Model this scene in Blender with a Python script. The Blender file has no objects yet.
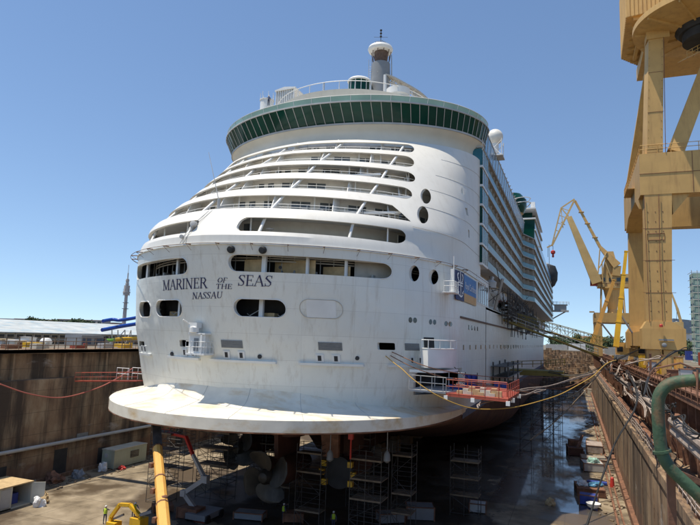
import bpy, bmesh, math, random
from mathutils import Vector, Matrix
random.seed(7)
R = math.radians
scene = bpy.context.scene
COL = scene.collection
# ------------------------------------------------------------------ survey of the photo (camera station)
CAM = Vector((32.0, -42.5, 0.0)); FPX = 570.0; ROLL = 0.035
PITCH = R(7.454); YAW = R(21.613)
FW = Vector((-math.sin(YAW)*math.cos(PITCH), math.cos(YAW)*math.cos(PITCH), math.sin(PITCH)))
RT = Vector((math.cos(YAW), math.sin(YAW), 0)); UP = RT.cross(FW)
def ray(px, py):
    x, y = px-350, py-262.5; c, s = math.cos(-ROLL), math.sin(-ROLL)
    x, y = x*c-y*s, x*s+y*c
    return FW*FPX + RT*x - UP*y
def ax(px, py, X): q = ray(px, py); return CAM + q*((X-CAM.x)/q.x)
def ay(px, py, Y): q = ray(px, py); return CAM + q*((Y-CAM.y)/q.y)
def az(px, py, Z): q = ray(px, py); return CAM + q*((Z-CAM.z)/q.z)

# ------------------------------------------------------------------ materials
def newmat(name):
    m = bpy.data.materials.new(name); m.use_nodes = True
    return m, m.node_tree.nodes, m.node_tree.links, m.node_tree.nodes['Principled BSDF']
def mat(name, col, rough=.6, metal=0, var=.12, vscale=.6, bump=.0, bscale=8, stain=None, stain_amt=.0, sscale=(.5,.5,.06), spec=.5, coat=0):
    """base colour with soft noise variation, optional streaky stain colour and bump"""
    m, N, L, b = newmat(name)
    b.inputs['Roughness'].default_value = rough; b.inputs['Metallic'].default_value = metal
    b.inputs['Specular IOR Level'].default_value = spec
    if coat: b.inputs['Coat Weight'].default_value = coat
    tc = N.new('ShaderNodeTexCoord'); geo = N.new('ShaderNodeNewGeometry')
    no = N.new('ShaderNodeTexNoise'); no.inputs['Scale'].default_value = vscale; no.inputs['Detail'].default_value = 6
    L.new(geo.outputs['Position'], no.inputs['Vector'])
    rmp = N.new('ShaderNodeValToRGB'); rmp.color_ramp.elements[0].position = .32; rmp.color_ramp.elements[1].position = .68
    c0 = [max(0, c*(1-var)) for c in col]+[1]; c1 = [min(1, c*(1+var)) for c in col]+[1]
    rmp.color_ramp.elements[0].color = c0; rmp.color_ramp.elements[1].color = c1
    L.new(no.outputs['Fac'], rmp.inputs['Fac']); out = rmp.outputs['Color']
    if stain:
        mp = N.new('ShaderNodeMapping'); mp.inputs['Scale'].default_value = sscale
        L.new(geo.outputs['Position'], mp.inputs['Vector'])
        n2 = N.new('ShaderNodeTexNoise'); n2.inputs['Scale'].default_value = 1.6; n2.inputs['Detail'].default_value = 7; n2.inputs['Roughness'].default_value = .65
        L.new(mp.outputs['Vector'], n2.inputs['Vector'])
        r2 = N.new('ShaderNodeValToRGB'); r2.color_ramp.elements[0].position = .50; r2.color_ramp.elements[1].position = .72
        r2.color_ramp.elements[0].color = (0,0,0,1); r2.color_ramp.elements[1].color = (stain_amt,)*3+(1,)
        L.new(n2.outputs['Fac'], r2.inputs['Fac'])
        mx = N.new('ShaderNodeMixRGB'); L.new(r2.outputs['Color'], mx.inputs['Fac']); L.new(out, mx.inputs['Color1'])
        mx.inputs['Color2'].default_value = tuple(stain)+(1,); out = mx.outputs['Color']
    L.new(out, b.inputs['Base Color'])
    if bump:
        n3 = N.new('ShaderNodeTexNoise'); n3.inputs['Scale'].default_value = bscale; n3.inputs['Detail'].default_value = 5
        L.new(geo.outputs['Position'], n3.inputs['Vector'])
        bp = N.new('ShaderNodeBump'); bp.inputs['Strength'].default_value = bump; bp.inputs['Distance'].default_value = .05
        L.new(n3.outputs['Fac'], bp.inputs['Height']); L.new(bp.outputs['Normal'], b.inputs['Normal'])
    return m
M = {}
M['dome'] = mat('ship white', (.73,.71,.655), .42, var=.03, vscale=.3, stain=(.55,.52,.46), stain_amt=.35, sscale=(.8,.8,.08))
def hull_white():
    m, N, L, b = newmat('hull plating white')
    geo = N.new('ShaderNodeNewGeometry'); sep = N.new('ShaderNodeSeparateXYZ'); L.new(geo.outputs['Position'], sep.inputs['Vector'])
    # plate rows in z with slight tone steps, seams, streaks
    def math_(op, a, bb=None, c=None):
        n = N.new('ShaderNodeMath'); n.operation = op
        for i, v in enumerate((a, bb, c)):
            if v is None: continue
            if isinstance(v, (int, float)): n.inputs[i].default_value = v
            else: L.new(v, n.inputs[i])
        return n.outputs[0]
    zi = math_('FLOOR', math_('DIVIDE', sep.outputs['Z'], 2.4))
    xi = math_('FLOOR', math_('DIVIDE', math_('ADD', sep.outputs['X'], math_('MULTIPLY', sep.outputs['Y'], .37)), 5.2))
    cmb = N.new('ShaderNodeCombineXYZ'); L.new(xi, cmb.inputs[0]); L.new(zi, cmb.inputs[2])
    wn = N.new('ShaderNodeTexWhiteNoise'); L.new(cmb.outputs[0], wn.inputs['Vector'])
    tone = math_('MULTIPLY_ADD', wn.outputs['Value'], .05, .725)
    no = N.new('ShaderNodeTexNoise'); no.inputs['Scale'].default_value = .5; no.inputs['Detail'].default_value = 6
    L.new(geo.outputs['Position'], no.inputs['Vector'])
    tone = math_('ADD', tone, math_('MULTIPLY', math_('SUBTRACT', no.outputs['Fac'], .5), .10))
    fz = math_('FRACT', math_('DIVIDE', sep.outputs['Z'], 2.4)); seam = math_('LESS_THAN', fz, .018)
    fx = math_('FRACT', math_('DIVIDE', math_('ADD', sep.outputs['X'], math_('MULTIPLY', sep.outputs['Y'], .37)), 5.2)); seam = math_('MAXIMUM', seam, math_('MULTIPLY', math_('LESS_THAN', fx, .008), .7))
    tone = math_('SUBTRACT', tone, math_('MULTIPLY', seam, .12))
    cc = N.new('ShaderNodeCombineXYZ'); L.new(tone, cc.inputs[0]); L.new(tone, cc.inputs[1]); L.new(math_('MULTIPLY', tone, .93), cc.inputs[2])
    mp = N.new('ShaderNodeMapping'); mp.inputs['Scale'].default_value = (1.1, 1.1, .07); L.new(geo.outputs['Position'], mp.inputs['Vector'])
    n2 = N.new('ShaderNodeTexNoise'); n2.inputs['Scale'].default_value = 1.5; n2.inputs['Detail'].default_value = 8; n2.inputs['Roughness'].default_value = .7
    L.new(mp.outputs['Vector'], n2.inputs['Vector'])
    r2 = N.new('ShaderNodeValToRGB'); r2.color_ramp.elements[0].position = .52; r2.color_ramp.elements[1].position = .78
    r2.color_ramp.elements[0].color = (0,0,0,1); r2.color_ramp.elements[1].color = (.62,.62,.62,1); L.new(n2.outputs['Fac'], r2.inputs['Fac'])
    mx = N.new('ShaderNodeMixRGB'); L.new(r2.outputs['Color'], mx.inputs['Fac']); L.new(cc.outputs[0], mx.inputs['Color1']); mx.inputs['Color2'].default_value = (.43,.37,.29,1)
    L.new(mx.outputs['Color'], b.inputs['Base Color'])
    b.inputs['Roughness'].default_value = .38
    n3 = N.new('ShaderNodeTexNoise'); n3.inputs['Scale'].default_value = .55; n3.inputs['Detail'].default_value = 2; L.new(geo.outputs['Position'], n3.inputs['Vector'])
    bp = N.new('ShaderNodeBump'); bp.inputs['Strength'].default_value = .35; bp.inputs['Distance'].default_value = .3
    L.new(n3.outputs['Fac'], bp.inputs['Height']); L.new(bp.outputs['Normal'], b.inputs['Normal'])
    return m
M['hull'] = hull_white()
M['tail'] = mat('sponson cream paint', (.76,.71,.60), .5, var=.08, vscale=.7, stain=(.55,.36,.14), stain_amt=.8, sscale=(.14,.35,.3), bump=.15, bscale=2)
M['white'] = mat('white fittings', (.74,.74,.72), .45, var=.06)
M['bottom'] = mat('antifouling red', (.085,.035,.024), .75, var=.35, vscale=.5, stain=(.13,.075,.03), stain_amt=.7, sscale=(.15,.15,.5), bump=.2)
M['bootop'] = mat('boot topping blue grey', (.06,.085,.14), .6, var=.3)
M['glassgreen'] = mat('green tinted glass', (.004,.045,.034), .12, var=.25, vscale=.2, spec=.2)
M['glasspale'] = mat('pale green windscreen', (.30,.48,.42), .15, var=.1, vscale=.3, spec=.8)
M['teal'] = mat('teal balustrade glass', (.03,.15,.19), .25, var=.2, vscale=.4, spec=.3)
M['bluescreen'] = mat('blue glass screen', (.07,.20,.33), .15, var=.12, spec=.8)
M['darkglass'] = mat('dark cabin glass', (.018,.024,.03), .08, var=.3, spec=.7)
M['cream'] = mat('soffit cream', (.72,.66,.55), .5, var=.04)
M['cabinw'] = mat('cabin off white', (.70,.67,.61), .6, var=.06, vscale=1.2)
M['doorglass'] = mat('terrace door glass', (.10,.115,.125), .12, var=.4, vscale=.8, spec=.6)
M['curtain'] = mat('curtained glass', (.33,.31,.27), .35, var=.15, vscale=2)
M['beige'] = mat('cabin wall beige', (.50,.46,.40), .7, var=.12, vscale=1.2)
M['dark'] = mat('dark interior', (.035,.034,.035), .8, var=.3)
M['grill'] = mat('grey louvre', (.24,.24,.23), .6, var=.15, vscale=3)
M['ply'] = mat('plywood sheets', (.50,.36,.19), .75, var=.12, vscale=2, stain=(.30,.2,.1), stain_amt=.5)
M['navy'] = mat('navy lettering', (.02,.025,.09), .4, var=.05)
M['bnavy'] = mat('banner navy', (.015,.035,.13), .6, var=.08)
M['bblue'] = mat('banner blue', (.05,.20,.48), .6, var=.08)
M['btan'] = mat('banner tan', (.62,.36,.14), .6, var=.08)
M['bwhite'] = mat('banner white', (.8,.8,.8), .6, var=.03)
M['ochre'] = mat('olive ochre paint',(.22,.17,.04),.7,var=.2)
M['rustline'] = mat('rusty rail', (.16,.10,.07), .8, var=.3, vscale=3)
M['bronze'] = mat('propeller bronze', (.04,.037,.031), .5, metal=.3, var=.2, vscale=1.5, stain=(.1,.09,.08), stain_amt=.6)
M['grey'] = mat('grey paint', (.23,.24,.25), .5, var=.12)
M['lgrey'] = mat('light grey steel', (.42,.42,.41), .5, var=.12)
M['crane'] = mat('faded crane ochre', (.57,.35,.12), .62, var=.07, vscale=.5, stain=(.26,.135,.05), stain_amt=.45, sscale=(.8,.8,.12), bump=.2, bscale=1.2)
M['crane2'] = mat('crane ochre far', (.58,.385,.15), .6, var=.12, vscale=.3)
M['yellow'] = mat('bright plant yellow', (.72,.42,.02), .5, var=.10, vscale=.8, stain=(.3,.16,.05), stain_amt=.4, sscale=(1,1,.3))
M['orangeboom'] = mat('boom amber', (.78,.42,.10), .45, var=.06, vscale=.4, stain=(.45,.22,.07), stain_amt=.45, sscale=(.7,.7,.1))
M['orange'] = mat('orange red paint', (.32,.062,.035), .55, var=.15, vscale=1.5)
M['blue'] = mat('blue tarp', (.03,.055,.28), .6, var=.2, vscale=1.5)
M['slideblue'] = mat('slide blue', (.01,.06,.34), .3, var=.1)
M['green'] = mat('old green pipe paint', (.045,.09,.048), .65, var=.25, vscale=1.5, stain=(.20,.105,.05), stain_amt=.85, sscale=(1.3,1.3,.8), bump=.3, bscale=10)
M['rust'] = mat('rusty steel', (.20,.095,.055), .85, var=.35, vscale=1.2, stain=(.09,.05,.035), stain_amt=.8, sscale=(1,1,1), bump=.3, bscale=6)
M['pipegrey'] = mat('galvanised pipe', (.36,.30,.26), .6, var=.2, vscale=1.5, stain=(.22,.12,.07), stain_amt=.7, sscale=(1,1,1))
M['black'] = mat('black rubber', (.02,.02,.02), .6, var=.2)
M['hoseyellow'] = mat('yellow hose rubber', (.46,.27,.05), .6, var=.1)
M['hosered'] = mat('red hose rubber', (.42,.12,.09), .6, var=.1)
M['scaf'] = mat('scaffold tube', (.075,.072,.069), .55, metal=.3, var=.3, vscale=2)
M['plank'] = mat('scaffold plank', (.20,.15,.10), .85, var=.3, vscale=2)
M['concrete'] = mat('quay concrete', (.30,.26,.21), .9, var=.22, vscale=.3, stain=(.16,.12,.09), stain_amt=.7, sscale=(.3,.3,.3), bump=.3)
M['yard'] = mat('yard ground', (.17,.145,.11), .95, var=.3, vscale=.12, stain=(.09,.10,.05), stain_amt=.8, sscale=(.05,.05,.05))
M['container'] = mat('container cream', (.52,.50,.42), .6, var=.08, vscale=.7, stain=(.3,.2,.12), stain_amt=.45)
M['shedgreen'] = mat('cabin pale green', (.40,.43,.33), .6, var=.08, stain=(.25,.2,.14), stain_amt=.4)
M['tarpwhite'] = mat('white sheet', (.72,.72,.72), .7, var=.08)
M['roofw'] = mat('weathered blue white roof', (.44,.47,.47), .9, var=.15, vscale=.25, stain=(.16,.32,.44), stain_amt=.9, sscale=(.4,.16,.4))
M['facade'] = mat('grey facade', (.40,.39,.33), .8, var=.1, vscale=.2)
M['leaf'] = mat('foliage', (.045,.075,.028), .8, var=.45, vscale=.5)
M['trunk'] = mat('bark', (.10,.07,.05), .9, var=.3)
M['towndist'] = mat('distant plaster', (.40,.36,.33), .9, var=.15, vscale=.05)
M['towerw'] = mat('tower concrete', (.42,.38,.36), .8, var=.08)
M['whitewall'] = mat('white render wall', (.70,.68,.64), .8, var=.06, vscale=.3)
M['tile'] = mat('terracotta', (.32,.14,.08), .85, var=.2)
M['whroof'] = mat('warehouse roof blue grey', (.12,.16,.21), .6, var=.1)
M['slime'] = mat('pale green scaffold net', (.30,.42,.37), .8, var=.2)
M['skin'] = mat('skin', (.42,.25,.17), .6, var=.05)
M['vest'] = mat('hi vis vest', (.55,.72,.05), .7, var=.05)
M['trouser'] = mat('work trousers', (.05,.06,.10), .8, var=.15)
M['helmet'] = mat('white helmet', (.8,.8,.78), .3, var=.02)
M['shirt'] = mat('work shirt', (.08,.10,.18), .8, var=.1)
M['skinred'] = mat('red paint', (.50,.04,.03), .5, var=.1)

def wall_mat():
    m, N, L, b = newmat('dock wall stained concrete')
    geo = N.new('ShaderNodeNewGeometry')
    def noise(scale, mapping, det=7, rough=.6):
        mp = N.new('ShaderNodeMapping'); mp.inputs['Scale'].default_value = mapping; L.new(geo.outputs['Position'], mp.inputs['Vector'])
        n = N.new('ShaderNodeTexNoise'); n.inputs['Scale'].default_value = scale; n.inputs['Detail'].default_value = det; n.inputs['Roughness'].default_value = rough
        L.new(mp.outputs['Vector'], n.inputs['Vector']); return n.outputs['Fac']
    def ramp(f, stops):
        r = N.new('ShaderNodeValToRGB'); e = r.color_ramp.elements
        e[0].position, e[0].color = stops[0][0], tuple(stops[0][1])+(1,); e[1].position, e[1].color = stops[-1][0], tuple(stops[-1][1])+(1,)
        for p, c in stops[1:-1]: k = e.new(p); k.color = tuple(c)+(1,)
        L.new(f, r.inputs['Fac']); return r.outputs['Color']
    base = ramp(noise(1.0, (.35,.35,.25)), [(.3,(.17,.10,.06)),(.5,(.28,.185,.11)),(.7,(.40,.30,.19))])
    st = ramp(noise(1.0, (.9,.33,.03), 9, .7), [(.44,(0,0,0)),(.60,(.95,.95,.95))])
    mx = N.new('ShaderNodeMixRGB'); L.new(st, mx.inputs['Fac']); L.new(base, mx.inputs['Color1']); mx.inputs['Color2'].default_value = (.055,.04,.03,1)
    pale = ramp(noise(1.0, (.5,.12,.3)), [(.62,(0,0,0)),(.7,(.6,.6,.6))])
    m2 = N.new('ShaderNodeMixRGB'); L.new(pale, m2.inputs['Fac']); L.new(mx.outputs['Color'], m2.inputs['Color1']); m2.inputs['Color2'].default_value = (.45,.42,.38,1)
    sp = N.new('ShaderNodeSeparateXYZ'); L.new(geo.outputs['Position'], sp.inputs['Vector'])
    def mth(op, a, bb=0.0):
        n = N.new('ShaderNodeMath'); n.operation = op
        for i, v in enumerate((a, bb)):
            if isinstance(v, (int, float)): n.inputs[i].default_value = v
            else: L.new(v, n.inputs[i])
        return n.outputs[0]
    j1 = mth('LESS_THAN', mth('FRACT', mth('DIVIDE', sp.outputs['Z'], 2.9)), .02); j2 = mth('LESS_THAN', mth('FRACT', mth('DIVIDE', sp.outputs['Y'], 8.7)), .008)
    low = mth('LESS_THAN', mth('ADD', sp.outputs['Z'], mth('MULTIPLY', noise(.4, (1,1,1)), 4.0)), -16.3)
    m3 = N.new('ShaderNodeMixRGB'); L.new(mth('MULTIPLY', mth('MAXIMUM', j1, j2), .55), m3.inputs['Fac']); L.new(m2.outputs['Color'], m3.inputs['Color1']); m3.inputs['Color2'].default_value = (.04,.03,.022,1)
    m4 = N.new('ShaderNodeMixRGB'); L.new(mth('MULTIPLY', low, .45), m4.inputs['Fac']); L.new(m3.outputs['Color'], m4.inputs['Color1']); m4.inputs['Color2'].default_value = (.16,.075,.045,1)
    L.new(m4.outputs['Color'], b.inputs['Base Color']); b.inputs['Roughness'].default_value = .9
    bp = N.new('ShaderNodeBump'); bp.inputs['Strength'].default_value = .6; bp.inputs['Distance'].default_value = .15
    L.new(noise(1.5, (1,1,.5)), bp.inputs['Height']); L.new(bp.outputs['Normal'], b.inputs['Normal'])
    return m
M['wall'] = wall_mat()
def floor_mat():
    m, N, L, b = newmat('dock floor concrete')
    geo = N.new('ShaderNodeNewGeometry')
    def noise(scale, det=7, rough=.6, mp_=(1,1,1)):
        mp = N.new('ShaderNodeMapping'); mp.inputs['Scale'].default_value = mp_; L.new(geo.outputs['Position'], mp.inputs['Vector'])
        n = N.new('ShaderNodeTexNoise'); n.inputs['Scale'].default_value = scale; n.inputs['Detail'].default_value = det; n.inputs['Roughness'].default_value = rough
        L.new(mp.outputs['Vector'], n.inputs['Vector']); return n.outputs['Fac']
    r = N.new('ShaderNodeValToRGB'); e = r.color_ramp.elements
    e[0].position, e[0].color = .30, (.12,.09,.055,1); e[1].position, e[1].color = .70, (.35,.285,.20,1)
    k = e.new(.5); k.color = (.24,.19,.125,1)
    L.new(noise(.35), r.inputs['Fac'])
    w = N.new('ShaderNodeValToRGB'); w.color_ramp.elements[0].position = .44; w.color_ramp.elements[1].position = .54
    L.new(noise(.11, 5, .55), w.inputs['Fac'])
    mx = N.new('ShaderNodeMixRGB'); L.new(w.outputs['Color'], mx.inputs['Fac']); L.new(r.outputs['Color'], mx.inputs['Color1'])
    mx.inputs['Color2'].default_value = (.10,.073,.046,1)
    sp = N.new('ShaderNodeSeparateXYZ'); L.new(geo.outputs['Position'], sp.inputs['Vector'])
    def mth(op, a, bb):
        n = N.new('ShaderNodeMath'); n.operation = op
        for i, v in enumerate((a, bb)):
            if isinstance(v, (int, float)): n.inputs[i].default_value = v
            else: L.new(v, n.inputs[i])
        return n.outputs[0]
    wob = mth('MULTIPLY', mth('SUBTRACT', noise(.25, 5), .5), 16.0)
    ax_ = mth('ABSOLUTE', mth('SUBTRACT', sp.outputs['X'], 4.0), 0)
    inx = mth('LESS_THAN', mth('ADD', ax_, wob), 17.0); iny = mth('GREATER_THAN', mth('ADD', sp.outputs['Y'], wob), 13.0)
    hull_shade = mth('MULTIPLY', mth('MULTIPLY', inx, iny), .88)  # painted shade: floor colour darkened beneath the hull, ragged edge
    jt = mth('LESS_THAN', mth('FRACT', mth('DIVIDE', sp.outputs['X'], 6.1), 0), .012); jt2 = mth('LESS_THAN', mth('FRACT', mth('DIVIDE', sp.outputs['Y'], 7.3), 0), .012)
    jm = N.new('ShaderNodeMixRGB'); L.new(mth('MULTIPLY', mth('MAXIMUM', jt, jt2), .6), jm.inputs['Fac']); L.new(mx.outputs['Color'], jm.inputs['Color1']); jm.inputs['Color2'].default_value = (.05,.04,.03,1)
    mf = N.new('ShaderNodeMixRGB'); L.new(hull_shade, mf.inputs['Fac']); L.new(jm.outputs['Color'], mf.inputs['Color1']); mf.inputs['Color2'].default_value = (.040,.035,.029,1)
    wx = mth('MULTIPLY', mth('GREATER_THAN', sp.outputs['X'], 21.0), mth('LESS_THAN', mth('ADD', sp.outputs['X'], mth('MULTIPLY', noise(.5, 4), 5.0)), 36.8))
    wn_ = N.new('ShaderNodeMapRange'); L.new(noise(.13, 6, .6, (1.3,.6,1)), wn_.inputs['Value']); wn_.inputs['From Min'].default_value = .40; wn_.inputs['From Max'].default_value = .56
    wet = mth('MULTIPLY', wx, mth('MULTIPLY', wn_.outputs['Result'], mth('GREATER_THAN', sp.outputs['Y'], 38.0)))
    mg = N.new('ShaderNodeMixRGB'); L.new(wet, mg.inputs['Fac']); L.new(mf.outputs['Color'], mg.inputs['Color1']); mg.inputs['Color2'].default_value = (.075,.064,.052,1)
    L.new(mg.outputs['Color'], b.inputs['Base Color']); L.new(wet, b.inputs['Coat Weight']); b.inputs['Coat Roughness'].default_value = .06; b.inputs['Coat IOR'].default_value = 1.7
    rr = N.new('ShaderNodeMapRange'); L.new(w.outputs['Color'], rr.inputs['Value']); rr.inputs['To Min'].default_value = .85; rr.inputs['To Max'].default_value = .38
    L.new(rr.outputs['Result'], b.inputs['Roughness'])
    bp = N.new('ShaderNodeBump'); bp.inputs['Strength'].default_value = .35; bp.inputs['Distance'].default_value = .05
    L.new(noise(2.5), bp.inputs['Height']); L.new(bp.outputs['Normal'], b.inputs['Normal'])
    return m
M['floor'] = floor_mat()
def water_mat():
    m, N, L, b = newmat('puddle water')
    b.inputs['Base Color'].default_value = (.02,.022,.024,1); b.inputs['Roughness'].default_value = .07
    b.inputs['Specular IOR Level'].default_value = 1.0; b.inputs['IOR'].default_value = 1.6
    geo = N.new('ShaderNodeNewGeometry')
    n = N.new('ShaderNodeTexNoise'); n.inputs['Scale'].default_value = 1.2; n.inputs['Detail'].default_value = 3; L.new(geo.outputs['Position'], n.inputs['Vector'])
    bp = N.new('ShaderNodeBump'); bp.inputs['Strength'].default_value = .12; bp.inputs['Distance'].default_value = .02
    L.new(n.outputs['Fac'], bp.inputs['Height']); L.new(bp.outputs['Normal'], b.inputs['Normal'])
    return m
M['water'] = water_mat()

# ------------------------------------------------------------------ mesh builder
ORG = {}
def origin(o): return ORG.get(o.name, Vector((0,0,0)))
class MB:
    def __init__(s): s.v = []; s.f = []; s.mi = []; s.cuts = []
    def add(s, vs, fs, mi=0):
        n = len(s.v); s.cuts.append((n,len(s.f))); s.v += [Vector(v) for v in vs]; s.f += [tuple(i+n for i in f) for f in fs]; s.mi += [mi]*len(fs); return s
    def box(s, a, b, mi=0):
        x0,x1 = sorted((a[0],b[0])); y0,y1 = sorted((a[1],b[1])); z0,z1 = sorted((a[2],b[2]))
        return s.add([(x0,y0,z0),(x1,y0,z0),(x1,y1,z0),(x0,y1,z0),(x0,y0,z1),(x1,y0,z1),(x1,y1,z1),(x0,y1,z1)],
              [(0,3,2,1),(4,5,6,7),(0,1,5,4),(1,2,6,5),(2,3,7,6),(3,0,4,7)], mi)
    def bar(s, p, q, w, h, w2=None, h2=None, up=(0,0,1), mi=0):
        p, q = Vector(p), Vector(q); d = (q-p).normalized(); u = Vector(up)
        if abs(d.dot(u)) > .98: u = Vector((0,1,0))
        r = d.cross(u).normalized(); u = r.cross(d).normalized(); w2 = w if w2 is None else w2; h2 = h if h2 is None else h2
        vs = [p+r*(sx*w/2)+u*(sz*h/2) for sx,sz in ((-1,-1),(1,-1),(1,1),(-1,1))] + [q+r*(sx*w2/2)+u*(sz*h2/2) for sx,sz in ((-1,-1),(1,-1),(1,1),(-1,1))]
        return s.add(vs, [(0,1,2,3),(7,6,5,4),(0,4,5,1),(1,5,6,2),(2,6,7,3),(3,7,4,0)], mi)
    def tube(s, pts, r, n=6, r2=None, cap=True, mi=0):
        pts = [Vector(p) for p in pts]; k = len(pts); rings = []
        t0 = (pts[1]-pts[0]).normalized(); a = t0.cross(Vector((0,0,1)) if abs(t0.z) < .9 else Vector((0,1,0)))
        for i, p in enumerate(pts):
            t = (pts[min(i+1,k-1)]-pts[max(i-1,0)]).normalized()
            a = a-t*a.dot(t)
            if a.length < 1e-4: a = t.orthogonal()
            a.normalize(); b = a.cross(t).normalized()
            rr = r if r2 is None else r+(r2-r)*i/(k-1)
            rings += [p+(a*math.cos(2*math.pi*j/n)+b*math.sin(2*math.pi*j/n))*rr for j in range(n)]
        fs = [(i*n+j, i*n+(j+1)%n, (i+1)*n+(j+1)%n, (i+1)*n+j) for i in range(k-1) for j in range(n)]
        if cap: fs += [tuple(range(n))[::-1], tuple((k-1)*n+j for j in range(n))]
        return s.add(rings, fs, mi)
    def lathe(s, prof, c=(0,0,0), axis=(0,0,1), n=20, mi=0):
        """prof = [(radius, height)]"""
        ax_ = Vector(axis).normalized(); u = Vector((1,0,0)) if abs(ax_.x) < .9 else Vector((0,1,0))
        a = ax_.cross(u).normalized(); b = ax_.cross(a); c = Vector(c); vs = []
        for r, h in prof: vs += [c+ax_*h+(a*math.cos(2*math.pi*j/n)+b*math.sin(2*math.pi*j/n))*max(r,1e-3) for j in range(n)]
        k = len(prof)
        fs = [(i*n+j, i*n+(j+1)%n, (i+1)*n+(j+1)%n, (i+1)*n+j) for i in range(k-1) for j in range(n)]
        fs += [tuple(range(n))[::-1], tuple((k-1)*n+j for j in range(n))]
        return s.add(vs, fs, mi)
    def prism(s, pts, ext, mi=0):
        """pts 3D planar outline, extruded by vector ext"""
        n = len(pts); e = Vector(ext); P = [Vector(p) for p in pts]
        return s.add(P+[p+e for p in P], [tuple(range(n))[::-1], tuple(range(n,2*n))]+[(i,(i+1)%n,(i+1)%n+n,i+n) for i in range(n)], mi)
    def grid(s, rows, closed=False, mi=0):
        n = len(rows[0]); vs = [p for r in rows for p in r]; m_ = n if closed else n-1
        return s.add(vs, [(i*n+j, i*n+(j+1)%n, (i+1)*n+(j+1)%n, (i+1)*n+j) for i in range(len(rows)-1) for j in range(m_)], mi)
    def each(s, name, m, parent=None, smooth=True, limit=100, **k):
        """one object per added piece; pieces past the limit become one part of kind stuff"""
        out = []
        def sub(lo, hi):
            q = MB(); v0 = s.cuts[lo][0]; f0 = s.cuts[lo][1]; v1 = s.cuts[hi][0] if hi < len(s.cuts) else len(s.v); f1 = s.cuts[hi][1] if hi < len(s.cuts) else len(s.f)
            q.v = s.v[v0:v1]; q.f = [tuple(i-v0 for i in f) for f in s.f[f0:f1]]; q.mi = s.mi[f0:f1]; return q
        n = len(s.cuts)
        for i in range(min(n, limit)): out.append(sub(i, i+1).build(name, m, parent, smooth, **k))
        if n > limit: o = sub(limit, n).build(name, m, parent, smooth, **k); o['kind'] = 'stuff'; out.append(o)
        return out
    def build(s, name, m, parent=None, smooth=True, ang=32, fix=True):
        o_ = origin(parent) if parent else Vector((0,0,0))
        me = bpy.data.meshes.new(name); me.from_pydata([v-o_ for v in s.v], [], s.f)
        ms = m if isinstance(m, (list, tuple)) else [m]
        for k in ms: me.materials.append(k)
        for p, i in zip(me.polygons, s.mi): p.material_index = i
        finish(me, smooth, ang, fix)
        o = bpy.data.objects.new(name, me); COL.objects.link(o)
        if parent: o.parent = parent; ORG[o.name] = o_
        return o
def finish(me, smooth=True, ang=32, fix=True):
    bm = bmesh.new(); bm.from_mesh(me)
    if fix: bmesh.ops.recalc_face_normals(bm, faces=bm.faces)
    for f in bm.faces: f.smooth = smooth
    if smooth:
        a = R(ang)
        for e in bm.edges:
            if len(e.link_faces) == 2 and e.calc_face_angle(0) > a: e.smooth = False
    bm.to_mesh(me); bm.free(); me.update()
def tag(o, label=None, cat=None, group=None, kind=None):
    if label: o['label'] = label
    if cat: o['category'] = cat
    if group: o['group'] = group
    if kind: o['kind'] = kind
    return o
def thing(name, label, cat, loc=(0,0,0), group=None):
    o = bpy.data.objects.new(name, None); o.empty_display_size = .3; COL.objects.link(o)
    o.location = loc; ORG[o.name] = Vector(loc); return tag(o, label, cat, group)
def copy_tree(o, loc=None, rz=None, label=None, parent=None):
    c = o.copy(); COL.objects.link(c)
    if parent: c.parent = parent
    if loc is not None: c.location = loc; ORG[c.name] = Vector(loc)
    if rz is not None: c.rotation_euler = (0,0,rz)
    if label: c['label'] = label
    for ch in list(o.children): copy_tree(ch, parent=c)
    return c
def boolean(o, cutter):
    md = o.modifiers.new('b', 'BOOLEAN'); md.operation = 'DIFFERENCE'; md.solver = 'EXACT'; md.object = cutter
    bpy.context.view_layer.update()
    dg = bpy.context.evaluated_depsgraph_get(); ne = bpy.data.meshes.new_from_object(o.evaluated_get(dg))
    o.modifiers.clear(); old = o.data; o.data = ne; ne.name = old.name
    cm = cutter.data; bpy.data.objects.remove(cutter); bpy.data.meshes.remove(cm)
def struct(name, mb, m, **k):
    o = mb.build(name, m, **k); tag(o, kind='structure'); return o
def rails(mb, pts, h=1.1, levels=(1.1,.6), r=.035, post=2.0, base=True):
    pts = [Vector(p) for p in pts]
    for l in levels: mb.tube([p+Vector((0,0,l)) for p in pts], r, 5)
    acc = 0; last = None
    for i in range(len(pts)-1):
        a, b = pts[i], pts[i+1]; L_ = (b-a).length; t = 0 if last is None else post-acc
        if last is None: last = 1
        while t <= L_:
            p = a.lerp(b, t/L_ if L_ else 0); mb.tube([p, p+Vector((0,0,h))], r, 4); t += post
        acc = L_-(t-post)
    mb.tube([pts[-1], pts[-1]+Vector((0,0,h))], r, 4)
def sag(a, b, d, n=14):
    a, b = Vector(a), Vector(b)
    return [a.lerp(b, i/n)-Vector((0,0,4*d*(i/n)*(1-i/n))) for i in range(n+1)]
def smoothpath(P, n=6):
    P = [Vector(p) for p in P]; out = []
    for i in range(len(P)-1):
        p0 = P[max(i-1,0)]; p1 = P[i]; p2 = P[i+1]; p3 = P[min(i+2,len(P)-1)]
        for j in range(n):
            t = j/n; out.append(.5*((2*p1)+(p2-p0)*t+(2*p0-5*p1+4*p2-p3)*t*t+(3*p1-p0-3*p2+p3)*t**3))
    return out+[P[-1]]

FZ = -21.0   # dock floor
QZ = -3.2    # quay level
LW = -36.0; RW = 38.5
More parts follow.
